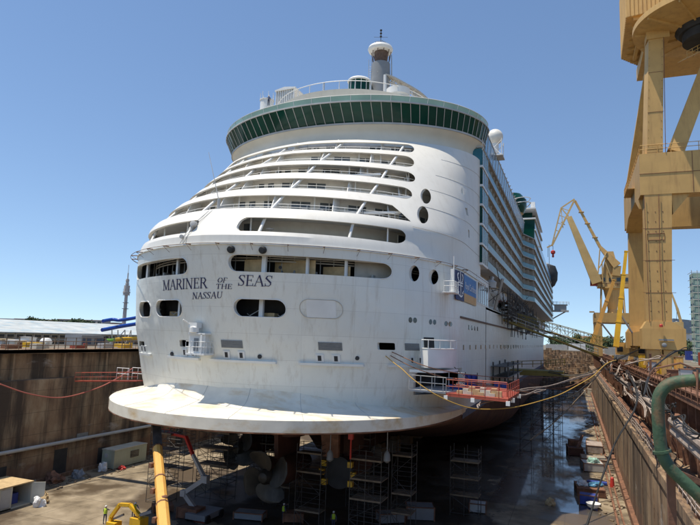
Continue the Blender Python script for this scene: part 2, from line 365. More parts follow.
# ================================================================== SHIP
def interp(z, xs, ys):
    if z <= xs[0]: return ys[0]
    for i in range(len(xs)-1):
        if z <= xs[i+1]: t = (z-xs[i])/(xs[i+1]-xs[i]); return ys[i]+(ys[i+1]-ys[i])*t
    return ys[-1]
ZK = [-8,-5.5,-3.5,0.5,4.5,8.1,9.0,9.9,11.5,14.5,17.25,19.75,22.6,25.2,27.7]
YK = [6.2,5.2,4.6,3.4,2.3,1.3,1.35,1.95,3.2,6.9,10.8,14,18.5,22.3,25]
KK = [18,18,18,18,20,23,24,24,22,22,21,20,16.5,13.8,12]
def hy(x, z, off=0.0):
    a = 20.0; u = min(abs(x)/a, .9999)
    return interp(z,ZK,YK)+interp(z,ZK,KK)*(1-math.sqrt(1-u*u)) + .05*min(abs(x),9) - off
def level(z, a=20.0, inset=0.0, yend=42.0, n=80, y0=None, k=None, z_out=None):
    """aft waterline at height z, port forward -> round the stern -> starboard forward"""
    Y0 = (interp(z,ZK,YK) if y0 is None else y0)+inset; K = (interp(z,ZK,KK) if k is None else k); A = a-inset; K = K-inset
    out = []; zz = z if z_out is None else z_out
    ye = Y0+K
    for t in (0,.25,.5,.75): out.append(Vector((-A, yend+(ye-yend)*t+.45, zz)))
    for i in range(n+1):
        th = -math.pi/2+math.pi*i/n; x = A*math.sin(th)
        out.append(Vector((x, Y0+K*(1-math.cos(th))+.05*min(abs(x),9), zz)))
    for t in (.25,.5,.75,1): out.append(Vector((A, ye+(yend-ye)*t+.45*(1 if t<1 else 1), zz)))
    return out
def shell(zs, thick, yend, name, m, parent, a=20.0):
    mb = MB(); outer = [level(z, a, 0, yend) for z in zs]; inner = [level(z, a, thick, yend) for z in zs]
    n = len(outer[0]); k = len(zs); vs = [p for r in outer for p in r]+[p for r in inner for p in r]; o = n*k; fs = []
    for i in range(k-1):
        for j in range(n-1):
            fs.append((i*n+j,i*n+j+1,(i+1)*n+j+1,(i+1)*n+j)); fs.append((o+i*n+j,o+(i+1)*n+j,o+(i+1)*n+j+1,o+i*n+j+1))
        fs.append((i*n,(i+1)*n,o+(i+1)*n,o+i*n)); e = n-1; fs.append((i*n+e,o+i*n+e,o+(i+1)*n+e,(i+1)*n+e))
    for j in range(n-1):
        fs.append((j,o+j,o+j+1,j+1)); q = (k-1)*n; fs.append((q+j,q+j+1,o+q+j+1,o+q+j))
    mb.add(vs, fs); return mb.build(name, m, parent, True, 25)
def stadium(x0, x1, z0, z1, r, n=8, taper=0):
    pts = []
    for cx, cz, a0 in ((x1-r,z0+r,-90),(x1-r,z1-r,0),(x0+r,z1-r,90),(x0+r,z0+r,180)):
        for i in range(n+1):
            a = R(a0+90*i/n); pts.append((cx+r*math.cos(a), cz+r*math.sin(a)))
    return pts
def ell(cx, cz, rx, rz, tilt=0, n=24):
    c, s = math.cos(tilt), math.sin(tilt); out = []
    for i in range(n):
        x, z = rx*math.cos(2*math.pi*i/n), rz*math.sin(2*math.pi*i/n); out.append((cx+x*c-z*s, cz+x*s+z*c))
    return out
def cut(mb, pts, y0, y1):
    mb.prism([(x,y0,z) for x,z in pts], (0,y1-y0,0))
ship = thing('cruise_ship', 'huge white cruise ship on blocks in the dry dock, seen from its rounded stern', 'ship', (0,0,FZ))

# ---- hull, stern portion
zs = [-8.0+16.1*i/26 for i in range(27)]
hull = shell(zs, .45, 42, 'hull', M['hull'], ship)
cm = MB()
OPEN = [  # x0,x1,z0,z1,r
 (-13.6,-2.3,5.45,7.0,.75),(2.25,15.55,5.65,7.2,.75),
 (-12.4,-9.15,1.35,3.0,.8),(-8.0,-3.6,1.4,3.05,.8),(2.4,7.2,1.55,3.2,.8),
 (-4.55,-2.45,-1.5,-.85,.12),(14.4,15.75,-1.1,-.42,.12),(-14.0,-11.8,-1.85,-1.25,.12)]
for x0,x1,z0,z1,r in OPEN: cut(cm, stadium(x0,x1,z0,z1,r), -4, min(hy(max(abs(x0),abs(x1)),(z0+z1)/2)+1.6, 18))
OV = [(17.1,6.55,.36,.82),(18.42,6.5,.32,.80)]
for cx,cz,rx,rz in OV: cut(cm, ell(cx,cz,rx,rz), 4, 21)
cm.box((14.6,4,-6.6),(30,24,-4.6)) if False else None
cm.prism([(16.9,8,-5.5),(22,8,-5.5),(22,8,-3.0),(17.6,8,-3.0),(17.0,8,-3.5)],(0,15.5,0))     # shell door by the working platform
co = cm.build('cutter', M['dark'], None, False); boolean(hull, co)
finish(hull.data, True, 22, False)
# rooms behind the openings
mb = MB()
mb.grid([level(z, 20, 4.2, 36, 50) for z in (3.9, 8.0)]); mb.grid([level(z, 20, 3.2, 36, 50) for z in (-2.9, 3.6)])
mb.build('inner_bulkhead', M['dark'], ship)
mb = MB()
for z in (3.7, 7.75, -3.0, .6):
    o1 = level(z, 20, .5, 36, 50); o2 = level(z, 20, 4.4, 36, 50); mb.grid([o1, o2])
mb.build('mooring_deck', M['grey'], ship, False, fix=False)
mb = MB()
for x0, x1, dz in ((2.9,5.0,0),(5.1,9.4,.1),(9.4,12.2,-.3)):
    y = max(hy(x0,4.9),hy(x1,4.9))+.7; mb.box((x0,y,5.0),(x1,y+.1,6.95+dz))
mw = MB(); y = hy(15.2,6)+.5; mw.add([(12.1,hy(12.1,4.9)+2.2,4.9),(15.9,y+2.2,4.9),(15.9,y+2.2,7.7),(12.1,hy(12.1,4.9)+2.2,7.7)],[(0,1,2,3)]); mw.build('mooring_bulkhead', M['beige'], ship, False, fix=False)
for x0, x1 in ((4.2,5.6),(-7.4,-6.2)):
    mb.box((x0,hy(x0,2)+1.6,1.0),(x1,hy(x0,2)+2.4,2.0))
mb.each('plywood_screen', M['ply'], ship, False)
for cx in (4.9, 6.6):
    MB().lathe([(.0,0),(.16,0),(.16,.1),(.0,.1)], (cx, hy(6,6.2)+1.0, 6.2), (0,-1,0), 12).build('speaker_vent', M['dark'], ship)
for x, z0, z1 in ((5.1,5.55,7.25),(11.9,5.7,7.2),(-4.6,5.4,7.05),(-11.0,5.4,7.05),(4.55,1.5,3.25),(-4.9,1.35,3.1),(-10.4,1.3,3.05),(8.8,5.6,7.2)):
    w = .42 if abs(x) < 8 and x > 0 else .22
    mb = MB(); y = max(hy(x-w/2,z0-.15),hy(x+w/2,z0-.15))+.5; mb.box((x-w/2,y,z0-.1),(x+w/2,y+.3,z1+.1)); mb.build('opening_post', M['white'], ship)
rm = random.Random(17)
for k,x in enumerate((-12.2,-9.6,-7.8,-5.8,-3.6,6.6,8.2,10.6,13.0,14.4)):
    y = max(hy(x-.6,5),hy(x+.6,5))+1.5; mb = MB(); mb.lathe([(.45,-.6),(.5,-.55),(.28,-.5),(.28,.5),(.5,.55),(.45,.6)],(x,y+.6,5.6),(1,0,0),12); mb.box((x-.75,y+.2,4.9),(x-.6,y+1.1,6.1)); mb.box((x+.6,y+.2,4.9),(x+.75,y+1.1,6.1)); mb.build('mooring_winch', M['grey'] if k%2 else M['lgrey'], ship)
mb = MB()
for k in range(26):
    x = -13.2+k*1.12; y = max(hy(x-.2,5),hy(x+.2,5))+2.3; mb.tube([(x,y,4.8),(x,y,7.7)],.05,4)
mb.each('deck_stanchion', M['lgrey'], ship)
mb = MB()
for z in (6.9,7.15): mb.tube([p+Vector((0,0,0)) for p in level(z,20,2.0,30,40)],.07,5)
mb.build('overhead_pipe', M['beige'], ship)
for x in (-11.5,-6.5,-5.0,3.2,6.0):
    y = max(hy(x-.6,1),hy(x+.6,1))+1.3; mb = MB(); mb.lathe([(.3,0),(.16,.1),(.16,.7),(.3,.8)],(x-.3,y,.65),(0,0,1),10); mb.lathe([(.3,0),(.16,.1),(.16,.7),(.3,.8)],(x+.4,y,.65),(0,0,1),10); mb.tube([(x-.5,y,1.9),(x,y-.3,1.7),(x+.9,y,2.3)],.05,5); mb.build('mooring_bitts', M['lgrey'], ship)
# conforming patches on the stern skin
def patch(pts, off, name, m, parent=ship, thick=.05, zfun=None):
    mb = MB(); n = len(pts); P = [Vector((x, hy(x,z)-off, z)) for x,z in pts]; mb.prism(P, (0,thick+off,0)); return mb.build(name, m, parent, False)
def ring_rim(pts, r, name, m, off=.03, parent=ship):
    mb = MB(); P = [Vector((x, hy(x,z)-off, z)) for x,z in pts]; P.append(P[0]); mb.tube(P, r, 5, cap=False); return mb.build(name, m, parent)
def conform(x0,x1,z0,z1,off,name,m,parent=ship,th=.06,nx=8):
    mb = MB(); vs = []
    for i in range(nx+1):
        x = x0+(x1-x0)*i/nx
        for z in (z0,z1): vs.append((x,hy(x,z)-off,z)); vs.append((x,hy(x,z)-off+th,z))
    fs = []
    for i in range(nx):
        a, b = i*4, (i+1)*4; fs += [(a,b,b+2,a+2),(a+1,a+3,b+3,b+1),(a,a+1,b+1,b),(a+2,b+2,b+3,a+3)]
    e = nx*4; fs += [(0,2,3,1),(e,e+1,e+3,e+2)]
    return mb.add(vs,fs).build(name,m,parent,False)
plate = conform(8.9,11.3,1.7,3.3,.03,'blanking_plate',M['white']); ring_rim(stadium(8.35,11.84,1.65,3.35,.8),.04,'plate_rim',M['beige'])
for (x0,x1,z0,z1,r) in OPEN[:5]: ring_rim(stadium(x0,x1,z0,z1,r,6), .045, 'opening_rim', M['white'])
for x0,x1,z0,z1 in ((.8,2.95,-1.4,-.68),(9.7,11.65,-1.3,-.55),(16.5,17.55,-1.1,-.4)):
    g = conform(x0,x1,z0,z1,.04,'louvre_panel',M['grill']); mb = MB()
    for k in range(7):
        z = z0+(z1-z0)*(k+.5)/7; mb.tube([(x0,hy(x0,z)-.07,z),((x0+x1)/2,hy((x0+x1)/2,z)-.07,z),(x1,hy(x1,z)-.07,z)], .025, 4)
    mb.build('slat', M['grey'], g)
for xc in (-3.9,-2.75,1.25,2.75,9.75,11.1,17.0,17.6,-12.6,-11.6):
    w = .34 if abs(xc) < 15 else .16
    f = conform(xc-w,xc+w,-2.42,-1.7,.10,'fairlead',M['white'],th=.14,nx=2)
    conform(xc-w*.42,xc+w*.42,-2.3,-1.82,.13,'roller_gap',M['dark'],f,nx=2)
for x0,x1 in ((-13.6,-10.2),(-6.6,-1.9),(-.6,6.0),(8.0,13.3),(15.2,18.0)):
    conform(x0,x1,-2.75,-2.52,.32,'fender_ledge',M['white'],th=.36,nx=10)
for x,z in ((4.5,-2.1),(12.8,-1.95),(-5.9,-2.3)):
    y = hy(x,z); MB().lathe([(.2,0),(.2,.12),(.0,.12)],(x,y-.02,z),(0,-1,0),14).build('mooring_hole', M['dark'], ship)
for x,z in ((16.95,1.88),(17.28,1.88),(18.37,1.82),(18.64,1.82),(19.38,1.76),(19.62,1.76)):
    mb = MB(); y = hy(x,z); rx = .13 if x < 18 else .10
    P = [Vector((px,hy(px,pz)-.05,pz)) for px,pz in ell(x,z,rx,.27,0,14)]; mb.prism(P,(0,.12,0)); mb.build('porthole', M['darkglass'], ship, False)
for k in range(20):   # side portholes further forward
    y = 27.5+k*2.2 if k < 4 else 24+(k-4)*4.4
    z = 1.68 if k < 4 else -.72
    mb = MB(); 
    for q in range(1): mb.box((19.96,y,z-.28),(20.05,y+.5,z+.28))
    mb.build('porthole', M['darkglass'], ship, False)
# vents above the upper opening
for x in (2.7, 5.55):
    y = hy(x,7.65); MB().lathe([(.34,-.1),(.36,.15),(.28,.32),(.05,.34)],(x,y-.05,7.62),(0,-1,-.15),14).build('exhaust_cowl', M['black'], ship)
# knuckle walkway
mb = MB(); K1 = level(8.1, 20, -.12, 41, 80); K0 = level(8.1, 20, .02, 41, 80)
top = [p+Vector((0,0,.14)) for p in K1]; mb.grid([K0, K1, top, [p+Vector((0,0,.14)) for p in K0]]); mb.build('knuckle_ledge', M['hull'], ship)
mb = MB(); W1 = level(8.0, 20, -.8, 40, 80); mb.tube([p+Vector((0,0,.1)) for p in W1], .03, 5)
for i in range(6, len(W1)-6, 4):
    q = W1[i]; mb.tube([q+Vector((0,0,.1)), K1[i]+Vector((0,0,.05))], .055, 4); mb.tube([q+Vector((0,0,.1)), K0[i]-Vector((0,0,.5))], .02, 4)
mb.build('knuckle_rail', M['rustline'], ship)
# lettering
GL = {  # strokes: (x0,y0,x1,y1,w) thick/thin roman capitals, unit height, plus serifs (x,y)
 'M': (1.12,[(.16,0,.16,1,.05),(.16,1,.56,.05,.15),(.56,.05,.94,1,.06),(.94,0,.94,1,.14)],[(.16,0),(.94,0),(.1,1),(1.0,1)]),
 'A': (.92,[(.46,1,.12,0,.05),(.46,1,.82,0,.14),(.24,.36,.68,.36,.05)],[(.12,0),(.82,0)]),
 'R': (.86,[(.2,0,.2,1,.14),(.2,.97,.55,.97,.06),(.55,.97,.7,.76,.12),(.7,.76,.55,.52,.12),(.55,.52,.2,.52,.06),(.45,.52,.82,0,.14)],[(.2,0),(.2,1),(.84,0)]),
 'I': (.42,[(.21,0,.21,1,.14)],[(.21,0),(.21,1)]),
 'N': (1.0,[(.18,0,.18,1,.05),(.18,1,.82,0,.15),(.82,0,.82,1,.05)],[(.18,0),(.14,1),(.82,1)]),
 'E': (.76,[(.2,0,.2,1,.14),(.2,.97,.66,.97,.06),(.2,.52,.54,.52,.05),(.2,.03,.7,.03,.06),(.66,.97,.66,.8,.04),(.7,.03,.7,.22,.04),(.54,.42,.54,.62,.04)],[(.2,0),(.2,1)]),
 'O': (.96,[(.3,.93,.66,.93,.05),(.66,.93,.84,.65,.13),(.84,.65,.84,.35,.15),(.84,.35,.66,.07,.13),(.66,.07,.3,.07,.05),(.3,.07,.12,.35,.13),(.12,.35,.12,.65,.15),(.12,.65,.3,.93,.13)],[]),
 'F': (.70,[(.2,0,.2,1,.14),(.2,.97,.66,.97,.06),(.2,.5,.52,.5,.05),(.66,.97,.66,.8,.04)],[(.2,0),(.2,1)]),
 'T': (.82,[(.41,0,.41,1,.14),(.08,.97,.74,.97,.06),(.08,.97,.08,.8,.04),(.74,.97,.74,.8,.04)],[(.41,0)]),
 'H': (.98,[(.2,0,.2,1,.14),(.78,0,.78,1,.14),(.2,.52,.78,.52,.05)],[(.2,0),(.2,1),(.78,0),(.78,1)]),
 'S': (.70,[(.62,.84,.5,.97,.06),(.5,.97,.24,.95,.06),(.24,.95,.13,.76,.1),(.13,.76,.56,.34,.15),(.56,.34,.56,.16,.1),(.56,.16,.42,.03,.06),(.42,.03,.16,.05,.06),(.16,.05,.1,.2,.05),(.62,.98,.62,.74,.04),(.1,0,.1,.26,.04)],[]),
 'U': (.94,[(.18,1,.18,.3,.14),(.18,.3,.32,.05,.11),(.32,.05,.6,.05,.06),(.6,.05,.76,.3,.05),(.76,.3,.76,1,.05)],[(.18,1),(.76,1)]),
}
def letters(txt, x0, x1, z0, h, name, slant=.16, zslope=0.0):
    tot = sum(GL[c][0] if c != ' ' else .5 for c in txt)*h; sc = (x1-x0)/tot; x = x0; mb = MB()
    def P(u, v): 
        X_ = x+(u*h+slant*v*h)*sc; Z_ = z0+v*h+zslope*(X_-x0); return Vector((X_, hy(X_, Z_)-.04, Z_))
    for c in txt:
        if c == ' ': x += .5*h*sc; continue
        w_, st, sf = GL[c]
        for (a,b,c2,d,w) in st:
            dx, dy = c2-a, d-b; l = math.hypot(dx,dy); nx, ny = -dy/l*w*.42, dx/l*w*.42; ex, ey = dx/l*.02, dy/l*.02
            mb.prism([P(a+nx-ex,b+ny-ey),P(c2+nx+ex,d+ny+ey),P(c2-nx+ex,d-ny+ey),P(a-nx-ex,b-ny-ey)],(0,.06,0))
        for (a,b) in sf: 
            q = .035 if b == 0 else -.035; mb.prism([P(a-.15,b),P(a+.15,b),P(a+.15,b+q),P(a-.15,b+q)],(0,.062,0))
        x += w_*h*sc
    return mb.build(name, M['navy'], ship, False)
letters('MARINER', -6.45, -.2, 3.98, .97, 'ship_name_lettering', zslope=.02)
letters('OF', .95, 1.9, 4.62, .44, 'ship_name_lettering', slant=.28); letters('THE', .75, 2.4, 4.05, .44, 'ship_name_lettering')
letters('SEAS', 2.95, 6.1, 4.36, .98, 'ship_name_lettering', zslope=.0)
letters('NASSAU', -2.15, 1.35, 3.08, .6, 'home_port_lettering', zslope=.03, slant=.22)

# davit / mooring winch housing hanging on the stern
wx = -1.2
dv = MB(); y = hy(wx,-.5)
dv.box((wx-.9,y-1.0,-2.0),(wx+.9,y-.9,-.2)); dv.box((wx-1.0,y-1.3,-2.15),(wx+1.1,y+.3,-2.0)); dv.box((wx+.5,y-1.2,-2.0),(wx+.7,y+.2,-.2)); dv.box((wx-.9,y-1.2,-.25),(wx+1.0,y+.2,-.1))
dw = dv.build('winch_platform', M['white'], ship)
mb = MB(); mb.lathe([(.3,0),(.45,.05),(.45,.5),(.3,.6)],(wx-.3,y-1.1,-.1),(0,0,1),14); mb.box((wx-.85,y-1.3,.35),(wx+.1,y-.5,.85)); mb.tube([(wx-.7,y-1.1,.6),(wx-1.1,y-1.8,1.1)],.08,6); mb.build('winch_head', M['white'], dw)
mb = MB(); rails(mb,[(wx-1,y-1.3,-2.0),(wx+1.1,y-1.3,-2.0),(wx+1.1,y+.1,-2.0)],1.0,post=.6,r=.03); mb.build('railing', M['white'], dw)
mb = MB(); mb.box((wx-.3,y-1.05,-1.8),(wx+.2,y-.95,-.6)); mb.build('drive_box', M['grey'], dw)
# starboard quarter: tub balcony
mb = MB(); tb=[]
for i in range(13):
    a = math.pi*i/12; tb.append((18.65-1.15*math.cos(a)*.75, 17.2-3.0*math.sin(a)-1.5*math.cos(a)*-1.6, 0))
prof = [Vector((17.85,13.4,0)),Vector((18.15,12.1,0)),Vector((18.9,11.7,0)),Vector((19.8,12.8,0)),Vector((20.4,15,0)),Vector((20.5,17.4,0)),Vector((20.0,18.6,0))]
mb.grid([[p+Vector((0,0,-2.55)) for p in prof],[p+Vector((0,0,-.85)) for p in prof]]); mb.grid([[p*1+Vector((-.12,.3,-.85)) for p in prof],[p+Vector((-.12,.3,-2.5)) for p in prof]])
mb.prism([p+Vector((0,0,-2.65)) for p in prof],(0,0,.12)); mb.tube([p+Vector((0,0,-.83)) for p in prof],.06,5); tub = mb.build('wing_station_tub', M['white'], ship, True, 60, fix=False)
mb = MB(); mb.tube([p+Vector((0,0,.0)) for p in prof],.05,5); [mb.tube([p+Vector((0,0,-.85)),p],.04,4) for p in prof]; mb.build('railing', M['white'], tub)
conform(17.9,18.6,-.8,.25,.05,'station_door',M['dark'])
mb = MB(); hp=[Vector((17.0,12.0,-2.9)),Vector((18.6,12.1,-2.9)),Vector((20.0,13.5,-2.9)),Vector((20.6,18,-2.9)),Vector((19.5,18,-2.9)),Vector((17.5,13,-2.9))]
mb.prism(hp,(0,0,-.25)); mb.build('fender_ledge', M['white'], ship)
# small ladder platform on the quarter
mb = MB(); mb.box((19.35,15.5,4.9),(20.6,18.2,5.0)); rails(mb,[(19.5,15.6,5.0),(20.5,15.6,5.0),(20.5,18.1,5.0)],1.2,post=.6,r=.035); mb.box((19.9,16.9,5.0),(20.25,17.4,7.5)); mb.tube([(20.2,17.2,7.4),(20.2,17.2,8.9)],.05,4)
mb.build('pilot_platform', M['white'], ship)
# ---- duck tail (sponson)
mb = MB(); nn = 72; A = 20.6; KT = 23.0
def tailc(inset, z, zc=0):
    out = []
    for i in range(nn+1):
        th = -math.pi/2+math.pi*i/nn; sc_i = 1-.3*math.sin(th)**2; out.append(Vector(((A-inset*sc_i)*math.sin(th), inset*sc_i-.35+(KT-inset*sc_i)*(1-math.cos(th)), z+(max(0,abs(th)-.95)/.62)**1.3*(.55 if z < -7.5 else 0))))
    return out
prof = [(2.5,-8.42),(.1,-8.33),(0,-8.25),(0,-7.25),(.1,-7.17),(1.5,-6.98),(3.0,-6.75),(4.1,-6.5),(4.7,-6.2),(5.2,-5.7),(5.6,-5.0),(5.9,-4.0)]
mb.grid([tailc(i,z) for i,z in prof]); sp = mb.build('stern_sponson', M['tail'], ship, True, 40)
mb = MB(); 
mb.tube([p+Vector((0,.08+.03*math.sin(i*2.3),0)) for i,p in enumerate(tailc(.0,-8.33))][2:-2],.07,5); mb.build('anode_strip', M['rust'], sp)
mb = MB()
for i in range(6,70,7): mb.tube([tailc(a_-.012,b_+.006)[i] for a_,b_ in prof[3:]],.018,4)
mb.each('weld_seam', M['lgrey'], sp)
mb = MB(); mb.grid([tailc(.3,-8.45),tailc(6,-9.2),tailc(12,-9.9)]); mb.build('sponson_underside', M['bottom'], sp)
# ---- lower hull
def zbot(Y): return interp(Y,[4,12,22,36,52,70,90,230,262,285],[-8.7,-9.3,-10.6,-13.2,-16.0,-17.6,-18.0,-18.0,-17.5,-15])
def halfb(Y):
    if Y < 24: u = max(0,(24-Y)/21.5); return 20*math.sqrt(max(.02,1-u*u))
    return interp(Y,[24,205,235,262,285,292],[20,20,18.2,11.5,3.0,.3])
def nexp(Y): return interp(Y,[4,30,60,90,230,262,290],[2.0,2.3,3.2,6,5,2.4,1.6])
rows = []; Ys = [4.5,6,8,10,13,16,20,24,30,36,44,52,62,74,90,120,160,205,220,235,250,262,274,285,292]
for Y in Ys:
    b, d, e = halfb(Y), zbot(Y), nexp(Y); row = []
    for i in range(33):
        t = -math.pi/2+math.pi*i/32; s_, c_ = math.sin(t), math.cos(t)
        x = b*math.copysign(abs(s_)**(2/e), s_); z = -8.3+(d+8.3)*abs(c_)**(2/e); row.append(Vector((x*.998,Y,z)))
    rows.append(row)
mb = MB(); mb.grid(rows); mb.build('bottom_plating', M['bottom'], ship, True, 40)
mb = MB()
for sx in (1,-1):
    pr = [[Vector((sx*(halfb(Y)+.015),Y,z)) for Y in Ys if 22 <= Y] for z in (-8.75,-7.9)]; mb.grid(pr)
mb.build('boot_top_stripe', M['bootop'], ship)
mb = MB()
for sx in (1,-1):
    YS = [42,60,90,120,160,205,220,235,250,262,274,285,292]
    def fl(Y): return interp(Y,[42,205,235,292],[0,0,.8,6.0])
    pr = [[Vector((sx*(halfb(Y)+fl(Y)*max(0,(z+3)/8)),Y,z)) for Y in YS] for z in (-8.3,-6,-3,0,2.5,5.1)]; mb.grid(pr)
mb.build('hull_side', M['hull'], ship, True, 40, fix=False)
mb = MB(); mb.box((19.95,22,2.55),(20.14,200,2.78)); mb.build('rubbing_strake', M['rustline'], ship)
for k in range(26):
    y = 60+k*5.5; MB().box((19.97,y,-1.2),(20.06,y+.7,-.45)).build('porthole', M['darkglass'], ship)
# shell door interior and dark recess
mb = MB(); mb.grid([level(z,20,2.6,36,50,z_out=z) for z in (-5.9,-2.7)]); mb.build('shell_door_recess', M['dark'], ship)
mb = MB(); mb.grid([level(-5.7,20,.5,36,50),level(-5.7,20,2.7,36,50)]); mb.build('shell_door_deck', M['grey'], ship, False, fix=False)
# pods and propellers
def pod(x, y, prop):
    mb = MB(); c = (x, y, -14.9)
    mb.lathe([(.35,-.4),(1.0,.2),(1.45,1.2),(1.6,3.5),(1.5,6.5),(1.0,8.6),(.2,9.6)], c, (0,1,0), 20)
    mb.prism([(x-.25,y+1.4,-13.6),(x-.25,y+6.5,-13.6),(x-.25,y+6.9,-10),(x-.25,y+1.0,-10)],(.5,0,0)); mb.lathe([(2.0,0),(2.1,1.6)],(x,y+4,-11.2),(0,0,1),20)
    p = mb.build('propulsion_pod', M['bottom'], ship)
    if prop:
        mb = MB(); yy = y-.7; R0 = 2.95
        mb.lathe([(.15,-.9),(.5,-.75),(.78,-.3),(.85,.5)],(x,yy,-14.9),(0,1,0),20)
        hub = mb.build('propeller_hub', M['bronze'], p)
        for k in range(4):
            a0 = R(6+90*k+(30 if x < -4 else 0)); mb = MB(); rr = []
            for i in range(9):
                t = i/8; r = .7+(R0-.7)*t; ch = (.6+2.3*math.sin(math.pi*min(1,t*.72+.1)))*(1,1,1,1,1,1,.96,.82,.42)[i]
                sk = .62*t*t; pt = R(56-34*t); row = []
                for j in range(7):
                    s_ = (j/6-.5)*ch; ang = a0+sk+(s_*math.cos(pt*.6))/max(r,.9); bow = -.12*(1-(2*j/6-1)**2)
                    row.append(Vector((x+r*math.cos(ang), yy+s_*math.sin(pt)*.55+bow, -14.9+r*math.sin(ang))))
                rr.append(row)
            mb.grid(rr); mb.grid([[v+Vector((0,.07,0)) for v in r_] for r_ in rr]); mb.build('propeller_blade', M['bronze'], hub, True, 80)
    return p
pod(1.4, 13.5, True); pod(-9.2, 25.0, True)
pc = pod(7.4, 19.0, False)
mb = MB(); mb.lathe([(1.2,0),(1.75,.05),(1.75,.4),(1.3,.45)],(7.4,18.2,-14.9),(0,1,0),28); mb.build('bearing_ring', M['dark'], pc)
for a in (35,150,215,330,180,0):
    p = Vector((7.4+1.85*math.cos(R(a)),18.0,-14.9+1.85*math.sin(R(a)))); MB().box(p-Vector((.28,.25,.3)),p+Vector((.28,.25,.3))).build('mounting_clamp', M['yellow'], pc)
mb = MB(); mb.bar((7.0,16.5,-9.6),(7.0,17.0,-13.0),2.2,.5,1.8,.5,up=(0,1,0)); mb.build('pod_strut', M['rust'], pc)
# underwater skeg
mb = MB(); mb.prism([(-.5,24,-10.5),(-.5,60,-10.5),(-.5,60,-18),(-.5,40,-17.6),(-.5,30,-15)],(1,0,0)); mb.build('skeg', M['bottom'], ship)

# ---- terraced stern above the knuckle
zs = [8.1,8.5,9.0,9.5,9.9]+[10.3+.52*i for i in range(29)]+[25.2]
dome = shell(zs, .38, 36.3, 'terrace_shell', M['dome'], ship)
cm = MB()
ROWS = [(9.5,10.95,16.2),(12.1,13.95,16.0),(15.05,16.8,15.75),(17.75,19.35,15.3),(20.15,22.2,14.6),(22.95,24.55,13.8)]
for i,(z0,z1,xe) in enumerate(ROWS):
    r = (z1-z0)/2*.96
    if i == 0:
        cut(cm, stadium(2.7,xe,z0-.1,z1,r*.95), -3, 15); cut(cm, stadium(-xe,-1.7,z0-.1,z1-.1,r*.9), -3, 15)
    elif i == 1:
        pts = [(-xe,z0),(xe+.35,z0),(xe-.6,z0+.9),(xe-1.6,z1-.1),(xe-2.6,z1),(-xe,z1)]; cut(cm, pts, -3, 20)
    else:
        pts = stadium(-xe,xe,z0,z1,r*.98); cut(cm, [(x+(-.35*(z-z0) if x>10 else 0),z) for x,z in pts], -3, 30)
cut(cm, ell(16.55,16.1,.42,1.15,R(14)), 12, 24); cut(cm, ell(16.95,13.35,.42,1.2,R(14)), 10, 21)
for zz_ in (13.2,16.0,18.8):
    cm.box((19,27,zz_-.5),(21,27.8,zz_+.45))
co = cm.build('cutter', M['dark'], None, False); boolean(dome, co); finish(dome.data, True, 20, False)
